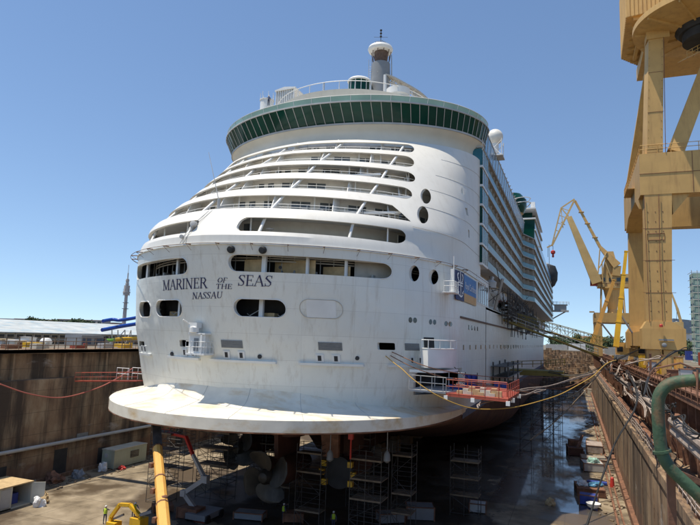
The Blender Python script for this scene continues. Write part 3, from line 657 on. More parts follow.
# plate seams of the shell on the starboard quarter
mb = MB()
for z in (11.5,14.5,17.25,19.75,22.6):
    L_ = [p for p in level(z, 20, -.012, 40, 80) if (p.x > 16.2 and p.y > 8)]; mb.tube(L_, .022, 4)
mb.each('weld_seam', M['lgrey'], dome)
DECK = [9.2,11.75,14.7,17.4,19.9,22.7]
for i, z in enumerate(DECK):
    mb = MB(); fr = level(z, 20, .39, 40, 60, z_out=z); bk = [Vector((p.x*.9, max(p.y+9, 38) if False else p.y+8.5, z)) for p in fr]
    mb.grid([fr, bk]); mb.grid([[p-Vector((0,0,.25)) for p in fr],[p-Vector((0,0,.25)) for p in bk]]); mb.build('terrace_deck', M['cabinw'], ship, False, fix=False)
    # cabin wall set back
    zt = (DECK[i+1] if i < 5 else 25.6)-.25; back = 4.3 if i else 5.5
    w = level(z, 20, .4, 40, 60); wl = [Vector((p.x*.93, p.y+back, z)) for p in w]
    mb = MB(); mb.grid([wl,[Vector((p.x,p.y,zt)) for p in wl]]); cw = mb.build('cabin_wall', M['cabinw'], ship, True)
    mb = MB(); mf = MB()
    for j in range(12, len(wl)-13, 3):
        a, b = wl[j], wl[j+2]; 
        if random.random() < .45: continue
        d = Vector((0,-.06,0)); h = min(2.05, zt-z-.2)
        mb.prism([a+d+Vector((0,0,.1)),b+d+Vector((0,0,.1)),b+d+Vector((0,0,h)),a+d+Vector((0,0,h))],(0,.05,0))
        c = (a+b)/2+d*1.5; mf.box(c-Vector((.04,.03,0)),c+Vector((.04,.03,h))); mf.box(a+d*1.5-Vector((.05,.03,0)),a+d*1.5+Vector((.05,.03,h)))
    ds = mb.each('sliding_door', M['doorglass'], cw, False); mf.build('door_frame', M['white'], cw, False)
    # dividers between terraces
    mb = MB()
    for j in range(14, len(w)-14, 6):
        a, b = w[j], wl[j]; q0 = a.lerp(b,.3); y2 = hy(a.x*.97, min(zt,z+2.3))+.5; mb.prism([q0,b,Vector((b.x,b.y,zt)),Vector((b.x+(a.x-b.x)*.1,min(y2,b.y-.1),zt))],(.08,0,0))
    if i: mb.each('balcony_divider', M['white'], ship, False)
    # railing just inside the band
    if i:
        mb = MB(); rl = [Vector((p.x,p.y,z)) for p in level(z+1.25, 20, .55, 38, 60) if abs(p.x) < 16.3 and p.y < 30]; rails(mb, rl, 1.15, (1.15,.85), .024, 1.9); mb.build('terrace_railing', M['white'], ship)
    mb = MB()
    for x in (-14,-9.5,-5.2,-.5,3.2,7.6,10.2,14.3):
        if random.random() < .2: continue
        p = Vector((x+random.uniform(-.5,.5), 0, z)); p.y = hy(p.x,zt)+.75; mb.tube([p,Vector((p.x,p.y,zt))],.085,6)
    mb.each('deck_pillar', M['white'], ship)
    # furniture and clutter on the terraces
    mb = MB()
    for k in range(9):
        x = random.uniform(-13,13); y = hy(x,z+1)+random.uniform(.9,1.4); q = random.random()
        if q < .5: mb.box((x-.3,y-.3,z),(x+.3,y+.3,z+.06+.38)); mb.box((x-.3,y+.25,z+.4),(x+.3,y+.32,z+.95))
        else: mb.lathe([(.25,0),(.05,.05),(.05,.65),(.4,.7),(.4,.74)],(x,y,z),(0,0,1),10)
    mb.build('terrace_furniture', M['grey'], ship)
for x in (-14.6,-11.2,-3.3,4.55,12.0):
    pts = [Vector((x, hy(x,z)+.62, z)) for z in (8.6,11.5,14.5,17.25,19.75,22.6,24.6)]; mb = MB(); mb.tube(pts, .15, 8); mb.build('raked_strut', M['white'], ship)
for x0,z0,x1,z1 in ((10.5,14.7,15.2,15.6),(6.2,17.4,11.5,18.6),(9,11.75,15,13.2)):
    mb = MB(); mb.bar((x0,hy(x0,z0)+2.2,z0+.4),(x1,hy(x1,z1)+1.0,z1),.5,.25); mb.build('stair_stringer', M['white'], ship)
# hatch ladder on the shell left of centre (stern light bracket)
mb = MB()
for k in range(2):
    mb.tube([(-3.0+k*.5+z_*.0, hy(-3+k*.5+(z-8.3)*.42,z)-.12, z) if False else (-3.0+k*.45+(z-8.3)*.42, hy(-3+k*.45+(z-8.3)*.42,z)-.15, z) for z in (8.3,9.4,10.6,11.9) for z_ in (0,)],.035,4)
mb.lathe([(.12,0),(.3,.1),(.3,.45),(.1,.5)],(-1.9,hy(-1.9,10.4)-.3,10.2),(0,-1,.2),10); mb.lathe([(.1,0),(.2,.1),(.2,.3)],(-2.6,hy(-2.6,9)-.25,8.9),(0,-1,0),8); mb.build('stern_light_bracket', M['lgrey'], ship)
mb = MB(); q = Vector((-.9, hy(-.9,12.6)-.2, 11.6)); mb.tube([q,q+Vector((0,0,1.6))],.16,8); mb.tube([q+Vector((0,0,1.4)),q+Vector((-2.0,.5,6.8))],.05,5,r2=.02); mb.tube([q+Vector((0,0,.6)),q+Vector((.35,-.1,-1.8))],.05,4); mb.build('ensign_staff', M['lgrey'], ship)

# ---- observation ring
def ringc(a, y0, k, z, n=96):
    """full closed oval: aft half ellipse and a shallower forward half"""
    out = []
    for i in range(n):
        th = 2*math.pi*i/n; s_, c_ = math.sin(th), math.cos(th)
        out.append(Vector((a*s_, y0+k-(k*c_ if c_ > 0 else 9*c_), z)))
    return out
RB = ringc(20.3,24.3,13.7,28.05); RT_ = ringc(20.9,22.2,15.5,30.15)
mb = MB(); sof = [ringc(19.4,24.0,15.5,24.9), ringc(19.5,24.4,15.2,25.8), ringc(19.6,24.8,14.6,26.6), ringc(19.9,24.7,14,27.3), ringc(20.3,24.2,13.8,27.85)]
mb.grid(sof, closed=True); mb.build('ring_soffit', M['cream'], ship, True, 50)
mb = MB(); b0 = ringc(20.45,24.1,13.9,27.85); b1 = ringc(20.45,24.1,13.9,28.1); mb.grid([sof[-1],b0,b1,RB], closed=True); mb.build('ring_sill', M['lgrey'], ship)
og = thing_ = None
N_ = 96; NP = 96
frame = MB()
for i in range(N_):
    frame.bar(RB[i]+Vector((0,-.0,0)), RT_[i], .07, .10)
t0 = ringc(21.0,22.05,15.65,30.13); t1 = ringc(21.0,22.05,15.65,30.32); t2 = ringc(20.4,22.7,15,30.34)
frame.grid([RT_,t0,t1,t2], closed=True); rf = frame.build('ring_frame', M['lgrey'], ship, False, fix=False)
for i in range(N_):
    j = (i+1)%N_; a, b, c, d = RB[i], RB[j], RT_[j], RT_[i]; cc = (a+b+c+d)/4
    inn = (Vector((0,cc.y if cc.y > 38 else 38,cc.z))-cc).normalized()*.03
    P = [v+inn*1.5 for v in (a,b,c,d)]; MB().add(P+[p+inn for p in P],[(0,1,2,3),(7,6,5,4),(0,4,5,1),(1,5,6,2),(2,6,7,3),(3,7,4,0)]).build('observation_window', M['glassgreen'], ship, False)
mb = MB(); mb.prism(ringc(20.6,22.6,15.2,29.9), (0,0,.2)); mb.build('ring_roof', M['beige'], ship, False)
mb = MB(); mb.grid([ringc(18.5,26.5,12.5,26.3),ringc(18.8,26.5,12.5,28.2),ringc(18.8,26.5,12.5,29.8)],closed=True); mb.build('lounge_wall', M['dark'], ship)
# pale glass windbreak on the ring roof
mb = MB(); g0 = ringc(20.5,22.6,15.1,30.32); g1 = ringc(20.8,22.3,15.4,31.15); mb.grid([g0,g1], closed=True); gw = mb.build('windbreak_glass', M['glasspale'], ship, False)
mb = MB()
for i in range(0,96,2): mb.tube([g0[i]-Vector((0,.03,0)),g1[i]-Vector((0,.03,0))],.045,4)
mb.tube([*g1, g1[0]],.04,4); mb.build('windbreak_post', M['white'], gw)
# upper sun platform
mb = MB(); up0 = ringc(11.9,26.5,11.1,32.2); up1 = ringc(12.6,25.8,11.8,33.75); up2 = ringc(12.2,26.2,11.4,33.75)
mb.prism(ringc(11.7,26.8,10.9,32.4),(0,0,.2)); mb.grid([up0,up1,up2], closed=True); mb.build('sun_platform', M['dome'], ship, True, 40)
mb = MB(); rails(mb, up2+[up2[0]], 1.35, (1.35,), .06, 2.2); mb.build('sun_platform_railing', M['white'], ship)
mb = MB(); mb.lathe([(9.6,30.0),(9.6,32.4)],(0,38.5,0),(0,0,1),48); mb.build('deck_house', M['glasspale'], ship)
# small turret and panel shelter to port
p = ay(267,103,35); mb = MB(); mb.lathe([(1.1,-2.6),(1.1,.3)],p,(0,0,1),16); mb.lathe([(1.2,.3),(1.2,.45)],p,(0,0,1),16)
for k in range(7): mb.tube([p+Vector((1.1*math.cos(k*.9),1.1*math.sin(k*.9),.4)),p+Vector((1.1*math.cos(k*.9),1.1*math.sin(k*.9),1.6))],.05,4)
mb.build('lookout_turret', M['white'], ship)
p = ay(276,107,35); q = ay(293,107,35); h = 3.0
mb = MB(); xs0, xs1 = p.x, q.x
for k in range(9):
    x = xs0+(xs1-xs0)*k/8; mb.bar((x,35,p.z-1),(x,35,p.z+h-.2*abs(k-4)/4),.12,.3)
mb.box((xs0,35.1,p.z-1),(xs1,35.25,p.z+h-.3)); mb.box((xs0,35.2,p.z-1),(xs0+.2,38.5,p.z+h-.3))
mb.prism([(xs0-.2,34.7,p.z+h-.25),((xs0+xs1)/2,34.7,p.z+h+.12),(xs1+.4,34.7,p.z+h-.1),(xs1+.4,34.7,p.z+h-.3),(xs0-.2,34.7,p.z+h-.45)],(0,4,0)); mb.build('panel_shelter', M['white'], ship, False)
# glazed cylinder
p = ay(359,95,32); mb = MB(); mb.lathe([(1.55,-1),(1.55,1.9)],p,(0,0,1),24); gc = mb.build('lift_lobby_glass', M['glassgreen'], ship)
mb = MB(); mb.lathe([(1.75,1.85),(1.8,2.0),(1.6,2.25),(.9,2.45),(.1,2.5)],p,(0,0,1),24); mb.build('lift_lobby_roof', M['white'], gc)
mb = MB()
for k in range(12): a = k*math.pi/6; mb.tube([p+Vector((1.6*math.cos(a),1.6*math.sin(a),-1)),p+Vector((1.6*math.cos(a),1.6*math.sin(a),1.9))],.05,4)
mb.build('glazing_bar', M['white'], gc)
# mast tower
b = ay(380,98,34); t = ay(377.5,52,34); H = t.z-b.z
mb = MB(); mb.lathe([(1.45,-1.5),(1.42,H*.45),(1.36,H*.72)],(b.x,34,b.z),(0,0,1),28); mast = mb.build('mast_tower', M['grey'], ship)
mb = MB(); mb.lathe([(.9,H*.72),(1.1,H*.98)],(b.x,34,b.z),(0,0,1),16)
for k in range(10):
    a = k*math.pi/5; mb.tube([Vector((b.x+1.2*math.cos(a),34+1.2*math.sin(a),b.z+H*.7)),Vector((b.x+1.5*math.cos(a+.3),34+1.5*math.sin(a+.3),b.z+H))],.06,4)
mb.build('mast_lattice', M['rustline'], mast)
mb = MB(); mb.lathe([(1.4,-.35),(1.75,-.2),(1.9,.15),(1.75,.5),(1.0,.7),(.1,.75)],(b.x-.15,34,t.z+.1),(0,0,1),28); cap = mb.build('mast_cap', M['white'], mast)
mb = MB(); c = Vector((b.x-.15,34,t.z+.8)); rails(mb,[c+Vector((1.0*math.cos(k),1.0*math.sin(k),-.2)) for k in (0,1.05,2.1,3.15,4.2,5.25,6.3)],.6,(.6,),.03,1)
mb.tube([c,c+Vector((0,0,2.6))],.05,5)
for dz in (1.6,2.1,2.6): mb.lathe([(.02,-.14),(.17,-.08),(.17,.08),(.02,.14)],c+Vector((0,0,dz)),(0,0,1),10)
mb.tube([c+Vector((-1.1,0,1.7)),c+Vector((1.1,0,1.3))],.025,4); mb.build('navigation_light', M['black'], cap)
mb = MB()
for dx in (-1.9,-1.5): mb.tube([(b.x+dx+.35,33.2,b.z-1),(b.x+dx+.25,33.2,b.z+H*.8)],.035,4)
for k in range(16): z = b.z-.8+k*H*.8/16; mb.tube([(b.x-1.55,33.2,z),(b.x-1.2,33.2,z)],.03,4)
for k in range(3): mb.tube([(b.x+1.7,34.2+k*.2,b.z),(b.x+1.55,34.2,b.z+H*.9)],.06,5)
mb.build('mast_ladder', M['lgrey'], mast)
# curved canopy truss starboard of the mast
mb = MB(); arc = [ay(377,73,33),ay(392,78,34),ay(405,85,35),ay(418,93,36.5),ay(428,102,38)]
sp_ = smoothpath(arc,5)
for i in range(len(sp_)-1): mb.bar(sp_[i],sp_[i+1],1.0,.22); mb.bar(sp_[i]-Vector((0,0,.75)),sp_[i+1]-Vector((0,0,.75)),.25,.18)
for i in range(0,len(sp_)-2,2): mb.bar(sp_[i],sp_[i+2]-Vector((0,0,.75)),.14,.14)
for i in range(0,len(sp_),2): mb.bar(sp_[i],sp_[i]-Vector((0,0,.8)),.16,.16,up=(0,1,0))
mb.build('arched_canopy', M['beige'], ship, True, 60)
a = ay(385,75,33); MB().tube([a,Vector((a.x,a.y,a.z-2.9))],.22,8).build('canopy_column', M['white'], ship)
p = ay(398,95,32); mb = MB(); mb.lathe([(.8,-1.2),(1.4,-.6),(1.7,-.2),(1.7,.7)],p,(0,0,1),24); mb.build('viewing_pulpit', M['white'], ship)
# radome on the starboard shoulder
p = ay(495,140,50); mb = MB(); mb.lathe([(1.3*math.sin(R(a)),1.3*-math.cos(R(a))) for a in range(8,180,12)],p+Vector((0,0,.5)),(0,0,1),24); rd = mb.build('radome', M['dome'], ship)
mb = MB(); mb.lathe([(.6,-2.2),(.6,-.4),(1.0,-.2)],p,(0,0,1),14)
for dx,dy in ((-1.3,-1.3),(1.2,-1.3),(1.2,1.3),(-1.3,1.3)):
    mb.tube([p+Vector((dx,dy,-3.0)),p+Vector((dx,dy,-.2))],.07,5); mb.tube([p+Vector((dx,dy,-3)),p+Vector((-dx,dy,-.4))],.05,4)
mb.box(p+Vector((-1.5,-1.5,-3.1)),p+Vector((1.4,1.5,-2.9))); mb.build('radome_cage', M['white'], rd)
mb = MB()
for z,l in ((26.8,6.5),(25.2,5.5),(23.4,4.5)):
    for y in (36.5,39.5): mb.bar((17.5,y,z),(20.4,y,z+.4),.25,.3); mb.tube([(18.6,y,z-1.8),(20.3,y,z+.3)],.09,5)
    mb.box((18.6,36,z+.3),(20.3,40,z+.4))
rails(mb,[(20.3,36,27.2),(20.3,40,27.2)],1.1); mb.build('quarter_platforms', M['white'], ship)

# ---- balcony block starboard (and port mirror of walls)
BX = 20.35
DZ = [10.75,13.5,16.25,19.0,21.75,24.5]
def edge(Y):  # outboard x along the length, with the midship bulge
    return interp(Y,[36,104,112,248],[BX,BX,22.6,22.6])
YE = [35.9,60,80,104,107,109.5,112,140,180,215,248]
for sx in (1,-1):
    mb = MB(); mb.box((sx*14,40.5,5.0),(sx*18.2,248,30.0)); mb.box((sx*14,36.5,5),(sx*17.9,41,25)) if False else None
    mb.build('superstructure_wall', M['beige'], ship, False)
for i, z in enumerate(DZ+[27.25]):
    mb = MB(); o_ = [Vector((edge(Y),Y,z)) for Y in YE]; n_ = [Vector((17.8,Y,z)) for Y in YE]
    d = Vector((0,0,-.14)); mb.grid([n_,o_,[p+d for p in o_],[p+d for p in n_]])
    mb.add([n_[0],o_[0],o_[0]+d,n_[0]+d],[(0,1,2,3)]); mb.build('balcony_deck', M['lgrey'], ship, False, fix=False)
    if i < 6:
        mb = MB(); g = [Vector((edge(Y)-.06,Y,z)) for Y in YE]; mb.grid([[p+Vector((0,0,.05)) for p in g],[p+Vector((0,0,1.05)) for p in g]])
        mb.tube([p+Vector((0,0,1.08)) for p in g],.04,4); mb.build('balustrade_glass', M['teal'], ship, False, fix=False)
        mb = MB(); dv = MB(); y = 39.0; k = 0
        while y < 246:
            xx = edge(y)-.25
            mb.box((18.2,y-.05,z),(xx,y+.05,z+2.4)); 
            if k % 4 == 1: mb.box((xx-.15,y-.15,z),(xx+.1,y+.15,z+2.43))
            dv.box((18.18,y+.35,z+.1),(18.26,y+2.3,z+2.2)); y += 2.9; k += 1
        mb.each('cabin_partition', M['beige'], ship, False, limit=15); bd = dv.each('balcony_door', M['darkglass'], ship, False, limit=15)
        for o_ in bd[:-1]:
            if random.random() < .4: o_.data.materials[0] = M['curtain']
        for k2 in range(10):
            y2 = random.uniform(40,100); mb = MB(); xx = edge(y2)-1.1; mb.box((xx-.3,y2-.3,z+.35),(xx+.3,y2+.3,z+.42)); mb.box((xx-.3,y2+.22,z+.4),(xx+.3,y2+.3,z+.95)); mb.box((xx-.28,y2-.28,z),(xx+.28,y2-.22,z+.36)); mb.build('balcony_chair', M['blue'] if k2%3 else M['white'], ship, False)
    # glazed aft screens
    if i < 6:
        mb = MB(); mb.box((17.3,35.9,z+.02),(BX-.1,36.0,z+2.45)); mb.box((BX-.12,36.0,z+.04),(BX+.02,41.2,z+2.2)); mb.build('aft_screen_glass', M['teal'] if i%2 else M['glassgreen'], ship, False)
        mb = MB(); mb.box((17.3,35.8,z-.32),(BX+.06,41.2,z-.01)); [mb.box((BX+.02,y,z),(BX+.07,y+.07,z+2.2)) for y in (36.0,37.7,39.4,41.1)]; mb.build('aft_screen_frame', M['white'], ship, False)
# upper decks
mb = MB(); mb.add([(20.4,38,27.3),(20.4,104,27.3),(20.62,104,29.9),(20.62,38,29.9)],[(0,1,2,3)]); mb.add([(20.34,38,27.3),(20.34,104,27.3),(20.56,104,29.9),(20.56,38,29.9)],[(3,2,1,0)]); mb.build('upper_deck_screen', M['bluescreen'], ship, False, fix=False)
mb = MB(); mb.box((20.5,38,29.9),(20.7,104,30.0)); [mb.bar((20.44,y,27.3),(20.66,y,29.9),.06,.06,up=(0,1,0)) for y in range(40,104,3)]; mb.build('screen_rail', M['white'], ship, False)
mb = MB(); mb.box((8,46,27.3),(17,248,31.0)); mb.box((9,60,31),(16,110,33.0)); mb.build('upper_deckhouse', M['dome'], ship, False)
mb = MB()
for k in range(16):
    y = 52+k*3.3; z = 30.6+k*.10; mb.bar((17,y,z),(20.0,y+1.0,z+.7),1.6,.10); mb.tube([(18.5,y,27.4),(18.5,y+.2,z+.3)],.07,4)
mb.build('sunshade_louvre', M['lgrey'], ship, False)
mb = MB(); q = Vector((18.2,98,0)); mb.lathe([(1.0,29.8),(2.8,31.0),(3.5,32.6),(3.4,34.4),(2.2,35.8),(.2,36.3)],q,(0,0,1),20); pod_ = mb.build('glazed_lounge_pod', M['glassgreen'], ship)
mb = MB(); mb.lathe([(.8,27.3),(1.2,29.8),(2.8,31.0)],q,(0,0,1),20); mb.build('lounge_pod_base', M['ply'], pod_)
mb = MB(); rp = [q+Vector((4.4*math.cos(a/8*math.pi*2),4.4*math.sin(a/8*math.pi*2),32.4+1.2*math.cos(a/8*math.pi*2))) for a in range(9)]; mb.tube(smoothpath(rp,3),.13,5); mb.tube([p+Vector((0,0,1.1)) for p in smoothpath(rp,3)],.1,5); mb.build('lounge_pod_rail', M['white'], pod_)
mb = MB(); mb.box((14,112.5,27.4),(22.5,151,30)); mb.box((14,116,30),(22.4,150,33.2)); mb.box((13,120,33),(21.5,146,36)); mb.build('midship_lounge', M['glassgreen'], ship, False)
mb = MB()
for z in (30,33.2,36): mb.box((13.5,115,z),(22.7,151,z+.35))
mb.box((20.8,124,36),(22.0,125.4,40)); mb.box((20.2,130,36),(21.2,131,39)); [mb.tube([(22,y,36.2),(22,y,37.4)],.08,4) for y in range(116,150,3)]
mb.build('midship_deck_edge', M['white'], ship, False)
mb = MB(); mb.box((14,151,27.6),(22.3,246,30.2)); mb.box((12,160,30.2),(21.5,240,33.0)); mb.build('forward_screen', M['bluescreen'], ship, False)
mb = MB(); mb.lathe([(1,25),(3.2,26.5),(4.4,29),(4.6,32.5),(3.6,35.5),(1,36.5)],(20.6,233,0),(0,0,1),16); mb.build('shrouded_lookout', M['dark'], ship)
mb = MB(); mb.lathe([(3.4,36),(2.8,37.4),(.3,38)],(18.2,236,0),(0,0,1),16); mb.build('forward_radome', M['dome'], ship)
mb = MB(); mb.box((18,247,15.5),(29.5,251,16.2)); mb.box((23,247.5,16.2),(28.5,250.5,18.6)); mb.box((22.5,247.2,18.6),(29,251,19.0)); rails(mb,[(22.6,247,19),(29.6,247,19),(29.6,251,19)],1.3,post=1.5,r=.08); mb.tube([(22,249,12),(28,249,15.6)],.3,5); mb.build('bridge_wing', M['lgrey'], ship, False)
mb = MB(); mb.tube([(22.6,205,31),(22.6,205,41)],.12,5); mb.build('whip_aerial', M['grey'], ship)
mb = MB(); mb.box((-18,245,5),(18,262,26)); mb.build('forward_block', M['dome'], ship, False)
# ---- lifeboat recess
mb = MB(); mb.box((13,42,4.7),(20.0,248,5.0)); mb.build('boat_deck', M['beige'], ship, False)
mb = MB(); mb.box((18.0,33.5,5.0),(20.05,44.5,8.9)); bl = mb.build('stern_bay_block', M['white'], ship, False)
for k in range(5):
    y = 34.4+k*1.95; MB().box((20.04,y,5.2),(20.09,y+1.15,7.9)).build('bay_window', M['darkglass'], bl, False)
mb = MB(); mb.box((14.8,42,5),(15.1,248,10.4)); mb.build('promenade_wall', M['beige'], ship, False)
for k in range(14):
    y = 56+k*13.5; mb = MB()
    for dy in (0,4.5):
        mb.bar((16.5,y+dy,5.0),(16.9,y+dy,9.4),.4,.5); mb.bar((16.7,y+dy,9.2),(20.6,y+dy,8.2),.35,.45); mb.bar((16.7,y+dy,6.0),(20.0,y+dy,5.6),.3,.4); mb.bar((20.5,y+dy,8.2),(20.8,y+dy,6.9),.2,.2)
    mb.build('boat_davit', M['white'], ship, False)
for k in (1,3,5,7,9,11):
    y = 58+k*13.5; mb = MB(); rr = []
    for i in range(9):
        t = i/8; w = 1.75*math.sin(math.pi*min(max(t,.06),.94))**.45; row = []
        for j in range(12):
            a = 2*math.pi*j/12; row.append(Vector((18.9+w*math.cos(a), y+t*9.5-1, 6.9+1.25*math.sin(a)*(1 if math.sin(a)<0 else .8)*(.6+.4*w/1.75))))
        rr.append(row)
    mb.grid(rr, closed=True); lb = mb.build('lifeboat', M['white'], ship, True, 60)
    mb = MB(); mb.box((17.9,y+.5,7.6),(19.9,y+7,8.1)); mb.build('lifeboat_canopy', M['orange'], lb)
# dark hung working cradles & netting at boat deck
for y, dz, L_ in ((56,.4,6),(62,0,9),(70,-1.6,9),(75,1.4,7),(83,-1.0,8),(90,.5,10),(97,-1.8,8),(104,-.6,8),(113,.8,8),(121,0,9),(134,-1,10)):
    mb = MB(); z = 4.2+dz
    for zz in (z,z+1.0,z+2.1):
        mb.box((20.2,y,zz),(21.7,y+L_,zz+.1))
        for k in range(int(L_/1.5)+1): mb.tube([(21.7,y+k*1.5,zz),(21.7,y+k*1.5+random.uniform(-.4,.4),zz+1.1)],.06,4)
    for k in range(4): mb.tube([(20.4+random.random()*1.2,y+k*2.5,z-1.5),(20.4+random.random(),y+k*2.5+random.uniform(-2,2),9.5)],.06,4)
    mb.build('hung_work_cradle', M['scaf'], ship)
mb = MB()
for k in range(90):
    y = random.uniform(46,135); z = random.uniform(5.5,10); mb.tube([(random.uniform(19,21.5),y,z),(random.uniform(19,21.8),y+random.uniform(-4,4),z+random.uniform(-2.5,2.5))],.06,4)
mb.each('bracing_tube', M['scaf'], ship)
mb = MB(); mb.bar((20.0,52,5.2),(21.6,49,9.9),.35,.35); mb.bar((19.6,46.0,6.5),(20.3,47,10),.4,.4); mb.lathe([(.9,0),(1.0,.9),(.6,1.2)],(20.0,46.5,8.2),(0,0,1),12); mb.build('embarkation_arm', M['lgrey'], ship)

# ---- banner
def side_pt(s, z):  # arc position s = y along the starboard quarter
    x = 20.0; 
    y0 = interp(z,ZK,YK); k = interp(z,ZK,KK)
    if s < y0+k: u = (y0+k-.45-s)/k; u = max(0,min(1,u)); x = 20*math.sqrt(1-u*u)
    return Vector((x+.10, s, z))
def bpatch(y0,y1,z0f,z1f,name,m,parent=ship,off=0.0,n=10):
    mb = MB(); r0 = []; r1 = []
    for i in range(n+1):
        y = y0+(y1-y0)*i/n; a = side_pt(y,z0f); b = side_pt(y,z1f); r0.append(a+Vector((off,-off*.5,0))); r1.append(b+Vector((off,-off*.5,0)))
    mb.grid([r0,r1]); mb.grid([[p+Vector((-.03,.01,0)) for p in r0],[p+Vector((-.03,.01,0)) for p in r1]]); return mb.build(name, m, parent, True, fix=False)
bn = bpatch(19.6,32.6,4.55,7.75,'banner',M['bblue'])
bpatch(19.6,23.7,4.5,7.8,'banner_emblem_field',M['bnavy'],bn,.02); bpatch(23.8,32.6,4.55,5.55,'banner_stripe',M['btan'],bn,.02)
def bstroke(mb, pts, w, s0, sc, z0):
    P = [Vector(p) for p in [(a,b,0) for a,b in pts]]
    for i in range(len(P)-1):
        a, b = P[i], P[i+1]; d = (b-a).normalized(); n = Vector((-d.y,d.x,0))*w/2; e = d*w*.3
        q = [a-e+n, b+e+n, b+e-n, a-e-n]; W_ = []
        for v in q: p = side_pt(s0+v.x*sc, z0+v.y); W_.append(p+Vector((.06,-.03,0)))
        mb.add(W_,[(0,1,2,3)])
mb = MB(); s0 = 21.6; sc = 1.9   # crown over anchor
cir = lambda cx,cy,r,a0,a1,n=8: [(cx+r*math.cos(R(a0+(a1-a0)*i/n)), cy+r*math.sin(R(a0+(a1-a0)*i/n))) for i in range(n+1)]
bstroke(mb,[(0,.15),(0,2.95)],.16,s0,sc,4.75); bstroke(mb,cir(0,.95,.75,200,340),.17,s0,sc,4.75); bstroke(mb,[(-.82,.95),(-.45,.62)],.14,s0,sc,4.75); bstroke(mb,[(.82,.95),(.45,.62)],.14,s0,sc,4.75)
bstroke(mb,[(-.5,1.45),(.5,1.45)],.14,s0,sc,4.75); bstroke(mb,[(-.55,1.75),(.55,1.75)],.16,s0,sc,4.75); bstroke(mb,cir(-.1,2.35,.5,130,250,5),.13,s0,sc,4.75); bstroke(mb,cir(.1,2.35,.5,50,-70,5),.13,s0,sc,4.75); bstroke(mb,cir(-.35,2.5,.3,90,250,5),.1,s0,sc,4.75); bstroke(mb,cir(.35,2.5,.3,90,-70,5),.1,s0,sc,4.75)
mb.build('banner_emblem', M['bwhite'], bn, False, fix=False)
tc = bpy.data.curves.new('banner_text','FONT'); tc.body = 'Royal Caribbean'; tc.size = 1; to = bpy.data.objects.new('tmp',tc); COL.objects.link(to); bpy.context.view_layer.update()
tm = bpy.data.meshes.new_from_object(to.evaluated_get(bpy.context.evaluated_depsgraph_get())); bpy.data.objects.remove(to)
bmx = max(v.co.x for v in tm.vertices)
for v in tm.vertices:
    p = side_pt(24.2+v.co.x/bmx*8.0, 6.1+v.co.y*1.15); v.co = p+Vector((.06,-.03,0))-origin(ship)
tm.materials.clear(); tm.materials.append(M['bwhite']); tm.name = 'banner_lettering'
to = bpy.data.objects.new('banner_lettering', tm); COL.objects.link(to); to.parent = bn; ORG[to.name] = origin(ship)
# ================================================================== DOCK
mb = MB(); NX, NY = 12, 40
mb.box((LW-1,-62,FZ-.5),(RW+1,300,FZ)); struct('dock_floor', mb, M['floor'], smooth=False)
def puddle(pts, k):
    mb = MB(); n = len(pts); c = Vector((sum(p[0] for p in pts)/n, sum(p[1] for p in pts)/n, 0)); out = []
    sp_ = smoothpath([Vector((p[0],p[1],0)) for p in pts]+[Vector((pts[0][0],pts[0][1],0))],5)
    for p in sp_: out.append(Vector((p.x+random.uniform(-.25,.25), p.y+random.uniform(-.8,.8), FZ+.006)))
    mb.add(out,[tuple(range(len(out)))]); struct('puddle', mb, M['water'], smooth=False, fix=False)
# left wall
mb = MB(); mb.box((LW-6,-62,FZ-.4),(LW,300,-7.2)); mb.box((LW-6,-62,-7.2),(LW-1.6,300,QZ-.5)); mb.box((LW-6,-62,QZ-.5),(LW-.5,300,QZ+.02))
for k in range(40):
    y = -20+k*8.1; mb.box((LW-1.62,y,-7.2),(LW-1.0,y+.3,QZ-.5))
for y0,y1,z1 in ((-60,300,0),): mb.box((LW-.02,-62,FZ),(LW+.35,300,FZ+.5))
lw = mb.build('dock_wall', M['wall'], None, False, fix=False); tag(lw,'tall brown stained dock wall on the port side with a pipe along it','dock wall')
for y, w, h in ((10.5,1.8,2.6),(19.5,2.2,3.4),(27.5,1.4,2.4),(46,2,3)):
    MB().box((LW-.1,y,FZ+.5),(LW+.03,y+w,FZ+.5+h)).build('wall_doorway', M['dark'], lw, False)
mb = MB(); mb.box((LW,23.2,FZ+4.6),(LW+.06,25.2,FZ+5.6)); mb.build('wall_plate', M['grill'], lw)
mb = MB(); rails(mb,[(LW-.7,y,QZ) for y in range(-20,261,4)],1.15,(1.15,.6),.045,2.6); rl = mb.build('quay_railing', M['rustline'], None); tag(rl,'thin rusty railing along the top edge of the port side dock wall','railing')
mb = MB(); pz=-16.2; mb.tube([(LW+.45,-20,pz+.2),(LW+.45,60,pz),(LW+.45,250,pz)],.24,10)
wp = mb.build('wall_pipe', M['lgrey'], None); tag(wp,'long grey pipe running low along the brown dock wall','pipe')
mb = MB()
for k in range(38): mb.box((LW,-16+k*7,pz-.35),(LW+.75,-15.7+k*7,pz-.2))
mb.build('bracket', M['rust'], wp)
# dark drain line + cables on wall
for i,(a,b,d) in enumerate((((LW+.1,-10,-5.2),(LW+.1,26,-6.2),1.8),)):
    pass
hr = MB().tube([*smoothpath([ax(0,384,-34.5),ax(30,394,-34.2),(ax(62,397.5,-33.8)),ax(95,389,-33),ax(118,378,-32),ax(133,368,-31)],6)],.09,6).build('air_hose', M['hosered'], None); tag(hr,'red air hose sagging across the port side dock wall','hose')
